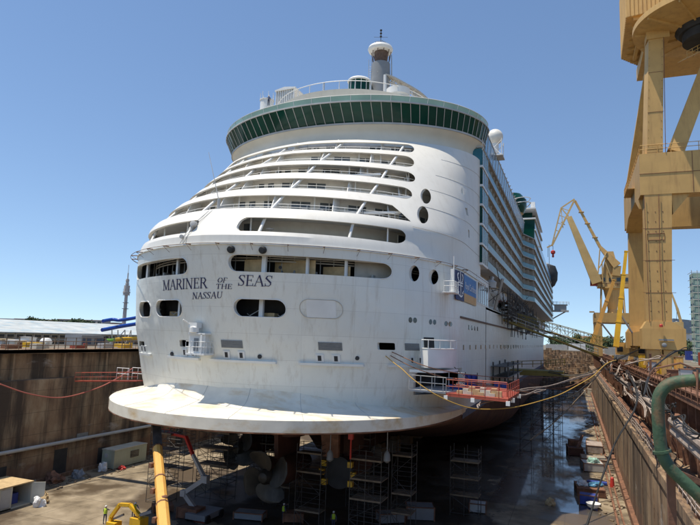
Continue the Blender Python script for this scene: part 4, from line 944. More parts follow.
# quays (structure)
mb = MB(); mb.box((-56,-400,QZ-.45),(LW-.5,3000,QZ)); mb.box((-56,-400,QZ-2.4),(-55.7,3000,QZ-.45)); struct('quay_left', mb, M['yard'], smooth=False)
mb = MB(); mb.box((-2500,-400,QZ-2.6),(-56,3000,QZ-1.6)); struct('yard', mb, M['yard'], smooth=False)
mb = MB(); mb.box((42.6,-400,QZ-1),(2500,3000,QZ+.0)); struct('quay_right', mb, M['yard'], smooth=False)
mb = MB(); mb.box((LW-.5,300,QZ-.9),(42.6,3000,QZ-.004)); struct('quay_head', mb, M['yard'], smooth=False)
mb = MB()
rh = random.Random(8)
for k in range(20): mb.box((LW,250+k*2.5,FZ),(RW+3,300.1,FZ+(k+1)*.87))
for k in range(90): q_ = rh.randrange(20); x_ = rh.uniform(5,RW); w_ = rh.uniform(.6,3); mb.box((x_,250+q_*2.5-rh.uniform(.3,1),FZ+q_*.87-.5),(x_+w_,250+q_*2.5+1.5,FZ+(q_+1)*.87+rh.uniform(.2,1.8)))
eh = mb.build('dock_head_wall', M['wall'], None, False); tag(eh,'stepped concrete end wall closing the far end of the dock','dock wall')
# right wall: lower face, gallery ledge, upper wall
mb = MB(); GZ = -10.3
mb.box((RW,-62,FZ-.4),(42.3,300,GZ)); mb.box((RW-.18,-62,GZ-.7),(RW+.1,300,GZ+.12))
for k in range(34): mb.box((RW-.07,-40+k*9.7,FZ),(RW+.02,-40+k*9.7+.3,GZ-.7))
rw = mb.build('dock_wall', M['wall'], None, False, fix=False); tag(rw,'sunlit concrete dock wall below the pipe gallery, starboard side','dock wall')
MB().box((RW-.55,-62,FZ),(RW,300,FZ+.9)).build('wall_footing', M['rust'], rw, False)
mb = MB(); mb.box((42.0,-62,GZ),(42.6,300,QZ-1.2)); 
for k in range(100): mb.box((40.9,-40+k*3.4,GZ),(42.1,-40+k*3.4+.5,QZ-1.2))
mb.box((40.4,-62,QZ-1.2),(42.6,300,QZ-.75)); gw = mb.build('gallery_wall', M['rust'], None, False, fix=False); tag(gw,'dark rusty upper gallery wall with ribs behind the pipes, starboard side','gallery wall')
# crane rail beams along the coping
mb = MB()
for x,z in ((40.9,QZ-.35),(42.2,QZ+.15)):
    mb.box((x-.42,-50,z),(x+.42,290,z+.12)); mb.box((x-.1,-50,z-.45),(x+.1,290,z)); mb.box((x-.42,-50,z-.55),(x+.42,290,z-.45))
    for k in range(220): mb.box((x-.36,-48+k*1.5,z-.45),(x+.36,-48+k*1.5+.06,z))
cr = mb.build('crane_rail_beam', M['rust'], None, False, fix=False); tag(cr,'pair of rusty steel rail beams running along the starboard coping','rail beam')
# gallery railing
mb = MB()
rails(mb,[(RW+.35+random.uniform(-.08,.08),y,GZ) for y in range(-36,200,3)],1.25,(1.25,.85,.45),.045,1.7)
g = mb.build('gallery_railing', M['pipegrey'], None); tag(g,'battered grey handrail on the ledge above the starboard dock wall','railing')
mb = MB(); rails(mb,[(40.2,y,QZ-.75) for y in range(-30,240,3)],1.2,(1.2,.65),.04,2.4); g = mb.build('coping_railing', M['rust'], None); tag(g,'rusty handrail beside the crane rail at the top of the starboard coping','railing')
# long pipes in the gallery
def pipes(name,label,cat,spec,m,y0,y1,group=None):
    t = thing(name,label,cat,(spec[0][0],y0,spec[0][1]),group)
    for x,z,r in spec: MB().tube([(x,y0,z),(x,(y0+y1)/2,z),(x,y1,z)],r,10).build('pipe', m, t)
    mb = MB(); 
    for k in range(int((y1-y0)/6)+1): mb.box((min(s[0] for s in spec)-.3,y0+.6+k*6,min(s[1]-s[2] for s in spec)-.12),(max(s[0] for s in spec)+.3,y0+.85+k*6,min(s[1]-s[2] for s in spec)))
    mb.build('pipe_cradle', M['rust'], t); return t
pipes('pipe_bundle','near pair of large dusty grey pipes lying by the green pipe at the right edge','pipes',[(39.55,-6.0,.42),(39.6,-6.85,.36)],M['pipegrey'],-18,13)
pipes('pipe_bundle','middle pair of grey pipes with open ends facing the camera in the gallery','pipes',[(39.6,-5.9,.34),(39.65,-6.55,.28)],M['pipegrey'],26,48)
pipes('pipe_bundle','farther stack of grey pipes with rusty end plates in the gallery','pipes',[(39.6,-5.7,.34),(39.65,-6.3,.28)],M['pipegrey'],56,88)
t = pipes('service_main','long brown service pipe lying on the ledge behind the handrail','pipe',[(39.6,GZ+.6,.38)],M['rust'],18,180)
for x,y in ((39.75,15.45),(39.7,47.9)):
    pass
for y,l in ((13.2,'nearest rusty steel box beam end under the grey pipes'),(48.2,'rusty steel box beam end beside the middle grey pipes'),(88.2,'rusty steel box beam end beside the farther grey pipes')):
    mb = MB(); mb.box((39.3,y,-6.9),(40.3,y+2.2,-5.6)); o = mb.build('steel_beam', M['rust'], None, False); tag(o,l,'beam')
# green elbow pipe
gp = [ax(730,372,39.5)]
gp = [Vector((39.5,-33,-1.0)), ]
Yg = -24.0
P_ = [(745,377),(705,379.5),(680,381.5),(668,385),(660.5,393),(658,405),(659,430),(661,448),(664,458),(672,470),(690,487),(712,508),(740,535)]
P_ = [ay(a,b,Yg+ (0 if i<8 else .0)) for i,(a,b) in enumerate(P_)]
gpt = thing('green_pipe','thick weathered green water pipe with an elbow at the right edge','pipe',P_[2])
mb = MB(); mb.tube(smoothpath(P_,4),.168,18); mb.build('pipe_run', M['green'], gpt)
for a,b in ((1,2),(7,8)):
    c = P_[a].lerp(P_[b],.35); d = (P_[b]-P_[a]).normalized(); MB().lathe([(.17,-.035),(.235,-.035),(.235,.035),(.17,.035)],c,d,18).build('flange', M['rust'] if a==1 else M['green'], gpt)
c = P_[1].lerp(P_[2],.35); mb = MB(); mb.tube([c+Vector((0,0,.3)),c+Vector((-.35,.1,.45)),c+Vector((-1.0,.3,.25)),c+Vector((-1.15,.3,.02))],.03,5); mb.tube([c+Vector((0,-.25,.3)),c+Vector((-.05,-.3,-.45))],.03,5); mb.build('lashing_chain', M['rust'], gpt)
mb = MB(); c = P_[9]; mb.bar(c+Vector((0,0,0)),c+Vector((2.5,.5,-1.0)),.12,.16); mb.box(c+Vector((-.1,.2,-3.5)),c+Vector((.1,.4,.0))); mb.build('pipe_support', M['rust'], gpt)

# ---- power boxes / yellow cabinets and clutter on the coping
def cabinet(x,y,w,d,h,m,label,name='switch_cabinet',cat='cabinet'):
    t = thing(name,label,cat,(x,y,QZ)); mb = MB(); mb.box((x-w/2,y-d/2,QZ+.15),(x+w/2,y+d/2,QZ+h)); mb.build('body', m, t, False)
    mb = MB(); mb.box((x-w/2+.08,y-d/2-.03,QZ+.3),(x-.03,y-d/2,QZ+h-.12)); mb.box((x+.03,y-d/2-.03,QZ+.3),(x+w/2-.08,y-d/2,QZ+h-.12)); mb.build('door', m, t, False)
    mb = MB(); mb.box((x-w/2-.06,y-d/2-.06,QZ+h),(x+w/2+.06,y+d/2+.06,QZ+h+.07)); mb.box((x-w/2,y-d/2,QZ),(x+w/2,y+d/2,QZ+.15)); mb.build('trim', M['rust'], t, False); return t
cabinet(45.2,24,1.5,1.0,2.6,M['yellow'],'bright yellow electrical cabinet by the foot of the big crane, right of the red cap')
cabinet(47.2,24.6,1.6,1.0,2.4,M['yellow'],'yellow electrical cabinet at the right, second one from the crane foot')
cabinet(41.8,33,.9,1.4,2.3,M['crane'],'pale ochre cabinet on the coping in front of the crane leg')
cabinet(43.1,33.5,.8,1.2,2.2,M['orangeboom'],'orange ochre cabinet beside the pale one in front of the crane leg')
cabinet(41.2,52,1.0,1.0,2.2,M['yellow'],'small yellow cabinet on the coping between the far and near crane legs')
cabinet(42.6,52.5,.8,.8,2.1,M['orangeboom'],'small amber cabinet next to the small yellow one')
for i,(x,y,h,l) in enumerate(((44.2,26,2.9,'rusty steel post left of the bright yellow cabinet'),(46.3,25,2.8,'rusty steel post between the two yellow cabinets'),(48.6,25,2.7,'rusty steel post at the right picture edge'),(40.9,40,2.4,'rusty steel post at the coping edge by the crane leg'),(42.4,42,2.3,'short rusty post behind the pale cabinet'),(45.5,32,2.2,'bent rusty post in front of the crane foot'))):
    mb = MB(); mb.box((x-.13,y-.13,QZ),(x+.13,y+.13,QZ+h)); mb.box((x-.3,y-.3,QZ),(x+.3,y+.3,QZ+.06)); mb.box((x-.2,y-.2,QZ+h),(x+.2,y+.2,QZ+h+.06)); o = mb.build('steel_post', M['rust'], None, False); tag(o,l,'post')
mb = MB(); mb.lathe([(.05,0),(.26,.05),(.26,1.2),(.1,1.35)],(43.4,22,QZ+1.15),(1,-.25,-.05),14); o = mb.build('red_buoy', M['skinred'], None); tag(o,'red cylinder lying among the cables left of the yellow cabinet','cylinder')
mb = MB(); rails(mb,[(x,27.5,QZ) for x in (43,46,49,52,58)],1.3,(1.3,.7),.06,1.5); o = mb.build('barrier_railing', M['rust'], None); tag(o,'rusty barrier behind the yellow cabinets at the crane foot','barrier')
mb = MB(); mb.box((47,38,QZ),(56,39,QZ+1.6)); mb.box((46.5,37.5,QZ+1.6),(57,39.5,QZ+1.9)); mb.box((48,37.4,QZ+.3),(55,37.55,QZ+1.2)); o = mb.build('timber_stack', M['crane'], None, False); tag(o,'low ochre slab stack right of the crane foot','stack')
# cable tangle in gallery
rnd = random.Random(3)
for k,(y0,y1,x,z,m,l) in enumerate([(8,40,39.2,-4.4,'black','black cable looping low along the gallery near the middle pipes'),(30,75,39.4,-4.0,'pipegrey','grey hose trailing along the coping edge past the crane leg'),(-12,20,39.3,-5.0,'black','black cable drooping over the near pipes'),(45,110,39.1,-4.3,'rust','brown rope lying along the far gallery edge'),(60,150,38.9,-4.6,'black','black cable bundle running toward the far end of the dock'),(20,60,38.8,-6.2,'pipegrey','grey hose sagging below the coping by the handrail'),(70,160,39.3,-3.6,'pipegrey','pale hose on the far coping')]):
    pts = []; n = 12
    for i in range(n+1): t = i/n; pts.append(Vector((x+rnd.uniform(-.5,.5), y0+(y1-y0)*t, z+rnd.uniform(-.6,.6)-1.2*math.sin(math.pi*t*3)**2*.6)))
    mb = MB()
    for q in range(3): mb.tube(smoothpath([p+Vector((rnd.uniform(-.2,.2),0,rnd.uniform(-.25,.25))) for p in pts],5),.06,5)
    o = mb.build('cable_run', M[m], None); tag(o,l,'cable')
P = [ay(520,356,60),ay(560,370,60),ay(600,366,60),ay(640,352,58)]
cabs = [([(548,372,60),(575,376,60),(600,368,60),(640,349,50)],'black','dark cable swagged across the dock toward the crane foot'),
 ([(530,398,40),(560,401,42),(590,383,46),(606,364,50)],'black','lower dark cable from the ship side to the starboard coping'),
 ([(528,384,60),(560,389,62),(590,376,64),(612,360,60)],'rust','brown rope swagged between ship side and coping'),
 ([(626,371,30),(637,400,14),(612,450,10),(586,527,5)],'black','black rope hanging down beside the starboard dock wall'),
 ([(625,365,26),(640,361,24),(660,358,22)],'pipegrey','pale hose arched in front of the ochre cabinets'),
 ([(598,375,50),(575,402,44),(551,425,40),(530,440,36)],'plank','thin tan rope slanting from the coping down over the wet floor'),
 ([(644,395,8),(652,370,14),(675,352,20),(690,350,22)],'black','black cable looping over the near pipes to the yellow cabinets'),
 ([(455,385,14),(490,392,18),(540,388,30),(600,372,45)],'pipegrey','pale line running from the orange platform to the coping'),
 ([(478,408,8),(482,403,12),(520,396,20),(545,390,28)],'pipegrey','thin stay line under the orange platform')]
for pts,m,l in cabs:
    mb = MB(); S_ = smoothpath([ay(a,b,c) for a,b,c in pts],8); mb.tube(S_,.07,5); mb.tube([p+Vector((.1,.1,.15+.1*math.sin(i))) for i,p in enumerate(S_)],.045,4); o = mb.build('cable', M[m], None); tag(o,l,'cable')
mb = MB(); S_ = smoothpath([ay(381,353,11.5),ay(396,364,9),ay(412,378,8),ay(440,397,8),ay(478,409,10),ay(520,406,14),ay(558,395,18),ay(590,378,22),ay(606,364,25),ay(616,360,27)],8)
mb.tube([p+Vector((.03*math.sin(i*.7),.03*math.cos(i*.5),.02*math.sin(i*.6))) for i,p in enumerate(S_)],.045,7); o = mb.build('water_hose', M['hoseyellow'], None); tag(o,'long yellow hose swagging from the stern opening to the starboard coping','hose')
for pts,l in (([(384,352,11.5),(420,370,10),(470,383,16),(540,394,24)],'thin grey line from the stern opening down past the orange platform'),([(392,352,11),(440,370,11),(510,378,30),(560,377,50)],'upper thin grey line from the stern toward the gangway foot'),([(453,366,18),(470,380,20),(490,388,24)],'short dark line from the tub balcony to the blue tarps')):
    o = MB().tube(smoothpath([ay(a,b,c) for a,b,c in pts],6),.045,4).build('mooring_line', M['rust'], None); tag(o,l,'line')
# rusty debris lumps on the ledge
for k in range(60):
    y = rnd.uniform(-8,90); mb = MB() if k == 0 else mb; x = rnd.uniform(RW+.05,RW+1.3); s = rnd.uniform(.08,.3); mb.box((x,y,GZ),(x+s,y+s*2,GZ+s*.7))
o = mb.build('ledge_debris', M['rust'], None, False); tag(o,'loose rusty rubble scattered on the wall ledge','rubble',kind='stuff')
mb = MB()
for k in range(260):
    p = Vector((RW+rnd.uniform(.2,.9), rnd.uniform(-13,-6), GZ)); mb.tube([p,p+Vector((rnd.uniform(-.2,.2),rnd.uniform(-.2,.2),rnd.uniform(.2,.9)))],.03,3,r2=.005)
o = mb.build('weeds', mat('dry weeds',(.28,.22,.05),.9), None, False); tag(o,'yellow weeds growing on the ledge in the lower right corner','weeds',kind='stuff')

# ================================================================== PORTAL CRANE (right)
X0 = 41.2
cr = thing('portal_crane','huge ochre portal crane standing over the coping at the right edge','crane',(46,58,QZ))
def leg(x0,x1,y0,y1,zb,zt,dx0=0,dx1=0):
    mb = MB(); mb.add([(x0,y0,zb),(x1,y0,zb),(x1,y1,zb),(x0,y1,zb),(x0-dx0,y0-.0,zt),(x1+dx1,y0-.0,zt),(x1+dx1,y1,zt),(x0-dx0,y1,zt)],[(0,3,2,1),(4,5,6,7),(0,1,5,4),(1,2,6,5),(2,3,7,6),(3,0,4,7)]); return mb
def legdetail(x0,x1,y,zb,zt,parent):
    mb = MB()
    for k in range(11):
        for j in range(3):
            x = x0+(x1-x0)*(.2+.3*j); z = zb+(zt-zb)*(k+.7)/11.5; mb.box((x-.06,y-.035,z-.06),(x+.06,y,z+.06))
    mb.tube([(x0+.5,y-.03,zt-4.2),(x1-.5,y-.03,zt-4.2),(x1-.5,y-.03,zt-5.1),(x0+.5,y-.03,zt-5.1),(x0+.5,y-.03,zt-4.2)],.05,4); mb.build('rivet_rows', M['rust'], parent, False)
PX = [41.2,60.5]; PY = [45.8,70.8]
for xi,x in enumerate(PX):
    for yi,y in enumerate(PY):
        w = 3.1; d = 2.6
        l_ = leg(x,x+w,y,y+d,3.2,21.4,-.25,.6).build('leg', M['crane'], cr, False)
        if yi == 0: legdetail(x,x+w,y,4,20,l_)
        mb = MB(); mb.add([(x-.6,y-.15,-.2),(x+w+1.6,y-.15,-.2),(x+w+1.6,y+d+.3,-.2),(x-.6,y+d+.3,-.2),(x-.6,y-.15,2.6),(x+w+1.6,y-.15,2.6),(x+w+1.6,y+d+.3,2.6),(x-.6,y+d+.3,2.6),(x,y-.1,3.6),(x+w,y-.1,3.6),(x+w,y+d+.1,3.6),(x,y+d+.1,3.6)],[(0,1,5,4),(1,2,6,5),(2,3,7,6),(3,0,4,7),(4,5,9,8),(5,6,10,9),(6,7,11,10),(7,4,8,11),(8,9,10,11),(0,3,2,1)])
        f = mb.build('leg_foot', M['crane'], l_, False)
        for dx in (0,2.1):
            mb = MB(); mb.box((x+dx-.1,y+.2,-1.5),(x+dx+1.6,y+1.9,-.25)); mb.prism([(x+dx-.2,y+.1,-1.5),(x+dx+1.7,y+.1,-1.5),(x+dx+1.9,y+.1,-2.4),(x+dx-.4,y+.1,-2.4)],(0,1.8,0)); b_ = mb.build('bogie', M['crane'], l_, False)
            for k in (0,1.2): MB().lathe([(.1,0),(.42,0),(.42,.35),(.1,.35)],(x+dx+.2+k,y+.0,-2.55),(0,-1,0),14).build('wheel', M['rust'], b_)
for y in PY:
    mb = MB(); mb.box((PX[0]-.25,y-.05,21.4),(PX[1]+3.4,y+2.7,27.4)); mb.build('portal_beam', M['crane'], cr, False)
for x in PX:
    mb = MB(); mb.prism([(x-.22,PY[0]+2.65,27.4),(x-.22,PY[1],27.4),(x-.22,PY[1],21.8),(x-.22,PY[0]+9,21.8),(x-.22,PY[0]+2.65,17.5)] if False else [(x-.22,PY[0]+2.65,27.35),(x-.22,PY[1]-.05,27.35),(x-.22,PY[1]-.05,20.5),(x-.22,PY[1]-5,22.2),(x-.22,PY[0]+7.5,22.2),(x-.22,PY[0]+2.65,20.0)],(2.6,0,0)); mb.build('side_beam', M['crane'], cr, False)
mb = MB(); mb.box((PX[0]-.1,PY[0]+2.7,.2),(PX[0]+2.6,PY[1],2.4)); mb.build('tie_beam', M['crane'], cr, False)
mb = MB(); mb.prism([(44.9,46.2,21.4),(47.2,46.2,21.4),(45.0,46.2,18.6)],(0,1.2,0)); mb.build('gusset', M['crane'], cr, False)
mb = MB(); rails(mb,[(PX[0]-.1,PY[1],27.4),(PX[0]-.1,PY[0],27.4),(PX[1],PY[0],27.4)],1.25,(1.25,.65),.05,1.7); mb.build('portal_railing', M['crane'], cr)
mb = MB(); rails(mb,[(PX[0]-1.2,PY[0]+8,24.5),(PX[0]-1.2,PY[0]+14,24.5)],1.25,(1.25,.65),.05,1.4); mb.box((PX[0]-1.3,PY[0]+8,24.42),(PX[0]-.2,PY[0]+14,24.5)); mb.build('side_gallery', M['crane'], cr)
mb = MB()
for z in (7.5,12.0,16.5): mb.box((40.95,45.77,z),(44.95,45.8,z+.06))
for x in (47.5,52,57): mb.box((x,45.70,21.5),(x+.06,45.75,27.3))
mb.box((40.9,45.69,24.4),(63.9,45.745,24.46)); mb.build('weld_seam', M['rust'], cr, False)
mb = MB(); mb.tube([(43.2,45.6,3.6),(43.1,45.6,12),(43.25,45.6,21.3)],.05,5); mb.tube([(41.6,45.6,3.4),(41.4,45.6,21.3)],.04,5); mb.tube([(44.3,45.7,27.4),(44.6,45.6,44.5)],.05,5); mb.build('cable_conduit', M['rust'], cr)
mb = MB(); 
for k in range(14): z = 28.5+k*1.2; mb.box((42.1+(z-27.4)*.04,45.86,z),(42.16+(z-27.4)*.04,45.9,z+.07)); mb.box((43.75+(z-27.4)*.04,45.86,z),(43.82+(z-27.4)*.04,45.9,z+.07))
for z in (33.5,39.5): mb.box((42.0+(z-27.4)*.04,45.86,z),(44.05+(z-27.4)*.04,45.9,z+.05))
mb.build('rivet_row', M['rust'], cr, False)
# pylon to the slewing ring
mb = MB(); mb.add([(42.0,45.9,27.4),(44.0,45.9,27.4),(44.2,48.4,27.4),(41.6,48.4,27.4),(42.75,45.9,46.2),(44.7,45.9,46.2),(44.8,47.9,46.2),(42.5,47.9,46.2)],[(0,3,2,1),(4,5,6,7),(0,1,5,4),(1,2,6,5),(2,3,7,6),(3,0,4,7)]); mb.build('pylon_leg', M['crane'], cr, False)
mb = MB(); mb.bar((45.6,47.0,27.4),(52.0,50,44.5),2.1,2.0,1.9,1.8,up=(0,1,0)); mb.build('pylon_leg', M['crane'], cr, False)
mb = MB(); mb.bar((63,69,27.4),(56.5,61,46),2.0,2.0,up=(0,1,0)); mb.build('pylon_leg', M['crane'], cr, False)
mb = MB(); mb.bar((41.8,71.5,27.4),(44.5,60,46),1.8,1.8,up=(0,1,0)); mb.build('pylon_leg', M['crane'], cr, False)
RC = Vector((50.2,46.6,0)); RR = 9.5; mb = MB()
mb.lathe([(4.0,45.4),(RR,46.0),(RR,46.8),(RR-.4,46.9)],RC,(0,0,1),64); mb.build('slewing_ring', M['crane'], cr)
mb = MB(); mb.lathe([(3.5,44.8),(4.1,45.5)],RC,(0,0,1),36); mb.lathe([(3.1,43.6),(3.1,45.3)],RC,(0,0,1),30); mb.build('slewing_bearing', M['dark'], cr)
mb = MB()
for a in range(0,360,30):
    d = Vector((math.cos(R(a)),math.sin(R(a)),0)); mb.bar(RC+d*4+Vector((0,0,45.3)),RC+d*9.2+Vector((0,0,45.85)),.2,.4)
mb.build('ring_rib', M['crane'], cr, False)
mb = MB(); mb.box((42.4,45.7,44.6),(45.4,48.2,46.4)); mb.build('pylon_head', M['crane'], cr, False)
mb = MB(); rails(mb,[(47.5,46,41.0),(50,48,43),(53,50,45)],1.1,(1.1,.6),.05,1.2); mb.bar((46.5,45.5,40.5),(53,50,45),.9,.1); mb.build('access_stair', M['crane'], cr)
# machinery house with corrugated cladding
H0, H1 = Vector((40.0,47.0,0)), Vector((56.5,41.5,0)); dy_ = Vector((1.2,26.5,0)); hz0, hz1 = 49.6, 60
H0 = Vector((40.05,47.7,0)); H1 = Vector((60,44.5,0)); H2 = Vector((40.3,61.4,0)); H3 = Vector((44.3,66.2,0)); H4 = Vector((53,70.2,0)); H5 = Vector((62,66,0))
out = [H0,H1,H5,H4,H3,H2]
mb = MB(); V = lambda p,z: Vector((p.x,p.y,z))
for a, b in ((H0,H1),(H2,H0),(H3,H2),(H4,H3),(H5,H4),(H1,H5)):
    L_ = (b-a).length; n = int(L_/.55); d = (b-a)/n; nrm = Vector((d.y,-d.x,0)).normalized()*.12; r0 = []; r1 = []
    for i in range(n):
        for t,o_ in ((0,0),(.35,0),(.5,1),(.85,1)): q = a+d*(i+t)-nrm*o_*-1; r0.append(V(q,hz0)); r1.append(V(q,hz1))
    r0.append(V(b,hz0)); r1.append(V(b,hz1)); mb.grid([r0,r1])
mb.add([V(p,hz1) for p in out],[tuple(range(6))]); mb.build('machinery_house', M['crane'], cr, False, fix=False)
mb = MB(); mb.prism([V(p,hz0+.02) for p in out],(0,0,.12)); 
for k in range(9):
    y = 48+k*2.4; mb.box((41.0+max(0,(y-61))*.55,y,hz0-.45),(60,y+.28,hz0+.02))
for x in (42,46,51,56): mb.box((x,48.5,hz0-.8),(x+.5,61 if x==42 else 66,hz0-.4))
mb.build('house_underframe', M['crane'], cr, False)
mb = MB(); mb.box((43,47.5,47.2),(58,66,49.2)); mb.build('turntable', M['crane'], cr, False)
mb = MB(); mb.lathe([(.2,0),(.3,.1),(.3,.3),(.2,.35)],(43.2,45.4,0.4),(0,-1,0),14); mb.box((42.6,45.4,1.0),(44.4,45.6,1.2)); mb.build('foot_fittings', M['grey'], cr)
MB().lathe([(.02,0),(.22,.02),(.22,.3),(.1,.42)],(42.9,45.2,2.8),(0,0,1),12).build('warning_lamp', M['skinred'], cr)
o = MB().tube([(53.2,50,43),(53.3,50,8)],.03,4).build('hoist_wire', M['black'], cr)

# ---- far slewing crane
def P2(px,py,dy=0): return ay(px,py,160+dy)
c2 = thing('level_luffing_crane','ochre slewing dockside crane with folded double jib, standing beyond the big crane','crane',(45,160,QZ))
mb = MB()
for x0,x1 in ((38.0,40.2),(49.0,51.2)):
    for y in (158,170): mb.add([(x0,y,QZ),(x1,y,QZ),(x1,y+2,QZ),(x0,y+2,QZ),(x0,y,10.2),(x1,y,10.2),(x1,y+2,10.2),(x0,y+2,10.2)],[(0,3,2,1),(4,5,6,7),(0,1,5,4),(1,2,6,5),(2,3,7,6),(3,0,4,7)])
mb.box((37.9,157.8,7.5),(51.3,172.2,10.6)); mb.box((36.5,157.5,10.6),(38,159,11)); mb.build('portal', M['crane'], c2, False)
a = P2(610,312); tz = P2(612,288).z
mb = MB(); mb.lathe([(1.7,10.6),(1.4,12),(2.6,tz-.5),(3.0,tz)],(43.6,163,0),(0,0,1),16); mb.lathe([(3.6,tz),(3.6,tz+.4)],(43.6,163,0),(0,0,1),20)
for dx,dy in ((-3.2,-3),(3.2,-3),(3.2,3),(-3.2,3)): mb.tube([(43.6+dx*1.1,163+dy,10.6),(43.6+dx,163+dy,tz+.2)],.22,5)
mb.build('slewing_column', M['crane2'], c2, False)
q = P2(597,286); z0 = tz+.4; z1 = z0+4.2
mb = MB(); mb.box((39.2,160.5,z0),(50.5,166.5,z1)); mb.prism([(40.5,161,z1),(46,161,z1),(44.2,161,P2(604,251).z),(42.3,161,P2(604,251).z)],(0,4.5,0)); mb.build('machine_house', M['crane2'], c2, False)
mb = MB(); [mb.box((40.2+k*2.4,160.42,z0+1.8),(41.5+k*2.4,160.5,z0+3.0)) for k in range(4)]; mb.build('house_window', M['darkglass'], c2, False)
mb = MB(); mb.box((37.0,160.6,z0+.5),(39.2,163,z0+3.4)); mb.build('driver_cab', M['skinred'], c2, False)
mb = MB(); rails(mb,[(38.8,160.2,z0),(50.8,160.2,z0)],1.2,(1.2,),.1,1.6); mb.build('house_railing', M['rustline'], c2)
tip = P2(574,199); mb = MB(); mb.bar(P2(597,283),P2(569,217),3.2,1.7,1.7,1.1,up=(0,1,0)); mb.build('main_jib', M['crane2'], c2, False)
mb = MB(); 
for dy in (0,2): mb.bar(P2(574.5,200,dy),P2(552,246,dy),.5,.55,.5,.5)
A1 = P2(574.5,199); A2 = P2(561,208); A3 = P2(552,245); A4 = P2(569,217)
mb.bar(A1,A2,.4,.4); mb.bar(A2,A3,.45,.4); mb.bar(A2,A4,.35,.35); mb.bar(P2(561,222),P2(565,225),.3,.3); mb.bar(A2,P2(563,228),.25,.25)
for t in (.25,.4,.55,.7,.85): mb.bar(A1.lerp(A3,t),A2.lerp(A3,max(0,(t-.25)/.75)),.2,.2)
mb.bar(A3,P2(547,247.5),.5,.4); mb.build('fly_jib', M['crane2'], c2, False)
mb = MB(); mb.bar(P2(575,201,1),P2(600,247,1),.9,.7,1.2,.9); mb.bar(P2(600,247,1),P2(617,266,1),1.2,.9,2.4,2.6); mb.bar(P2(617,266,1),P2(616,276,1),2.4,2.2)
for t in (.25,.5,.8): p = P2(575,201,1).lerp(P2(600,247,1),t); mb.box(p-Vector((.8,.8,.1)),p+Vector((.9,.8,.1)))
mb.build('back_stay', M['crane'], c2, False)
mb = MB(); mb.tube([P2(603,283),P2(602,262),P2(607,252)],.2,5); mb.tube([P2(598,275),P2(600,248)],.2,5); mb.tube([P2(613,283),P2(605,262)],.25,5); mb.tube([P2(599,268),P2(606,256)],.2,5); mb.build('lattice_brace', M['crane2'], c2, False)
h = P2(553,250); mb = MB(); mb.tube([P2(553,246),h],.08,4); mb.tube([P2(548,248),P2(548,257)],.06,4); mb.build('hoist_rope', M['black'], c2)
mb = MB(); mb.lathe([(.1,0),(.75,-.4),(.75,-1.1),(.3,-1.5),(.35,-2.4),(.05,-2.6)],h,(0,0,1),12); mb.build('hook_block', M['skinred'], c2)
# ---- mobile cranes between
def boomcrane(label, base, tipp, w, loc, sections=4, cabcol='yellow'):
    t = thing('mobile_crane', label, 'crane', loc); b, e = Vector(base), Vector(tipp)
    for k in range(sections):
        a0, a1 = b.lerp(e,k/sections), b.lerp(e,(k+1)/sections+.01); ww = w*(1-.13*k); MB().bar(a0,a1,ww,ww*1.2,ww*.97,ww*1.15).build('boom_section', M[cabcol], t, False)
        MB().bar(a1-(e-b).normalized()*.2,a1,ww*1.12,ww*1.3).build('boom_collar', M[cabcol], t, False)
    x,y,z = loc; mb = MB(); mb.box((x-1.4,y-3,z+.7),(x+1.4,y+5,z+1.5)); mb.build('chassis', M['grey'], t, False)
    mb = MB(); mb.box((x-1.3,y-2,z+1.6),(x+1.2,y+2.5,z+3.4)); mb.prism([(x-1.3,y-2,z+3.4),(x+1.2,y-2,z+3.4),(x+.8,y-2,z+4.0),(x-.8,y-2,z+4.0)],(0,3,0)); mb.build('superstructure', M[cabcol], t, False)
    mb = MB(); mb.box((x-1.25,y-2.06,z+2.2),(x-.2,y-2,z+3.2)); mb.build('cab_window', M['darkglass'], t, False)
    for dy in (-2,0.5,3.5):
        for sx in (-1.5,1.2): MB().lathe([(.2,0),(.55,0),(.6,.1),(.55,.35),(.2,.35)],(x+sx,y+dy,z+.6),(1,0,0),14).build('wheel', M['black'], t)
    mb = MB(); q = b.lerp(e,.35); mb.tube([(x,y+1,z+2.4),q],.16,8); mb.build('lift_ram', M['lgrey'], t)
    return t
boomcrane('yellow mobile crane with steep lattice like boom just left of the big crane leg', ay(616,347,64), ay(626,252,66), .85, (43.0,66,QZ))
boomcrane('amber mobile crane with boom leaning right, left of the steep yellow one', ay(592,343,80), ay(614,280,80), .7, (40.9,84,QZ), 3, 'orangeboom')
mb = MB(); mb.box((43.6,74,QZ),(46.0,77,QZ+4.4)); mb.prism([(43.6,74,QZ+4.4),(46,74,QZ+4.4),(45.4,74,QZ+5.4),(44.2,74,QZ+5.4)],(0,3,0)); o = mb.build('control_kiosk', M['lgrey'], None, False); tag(o,'pale grey kiosk between the two mobile crane booms','kiosk')
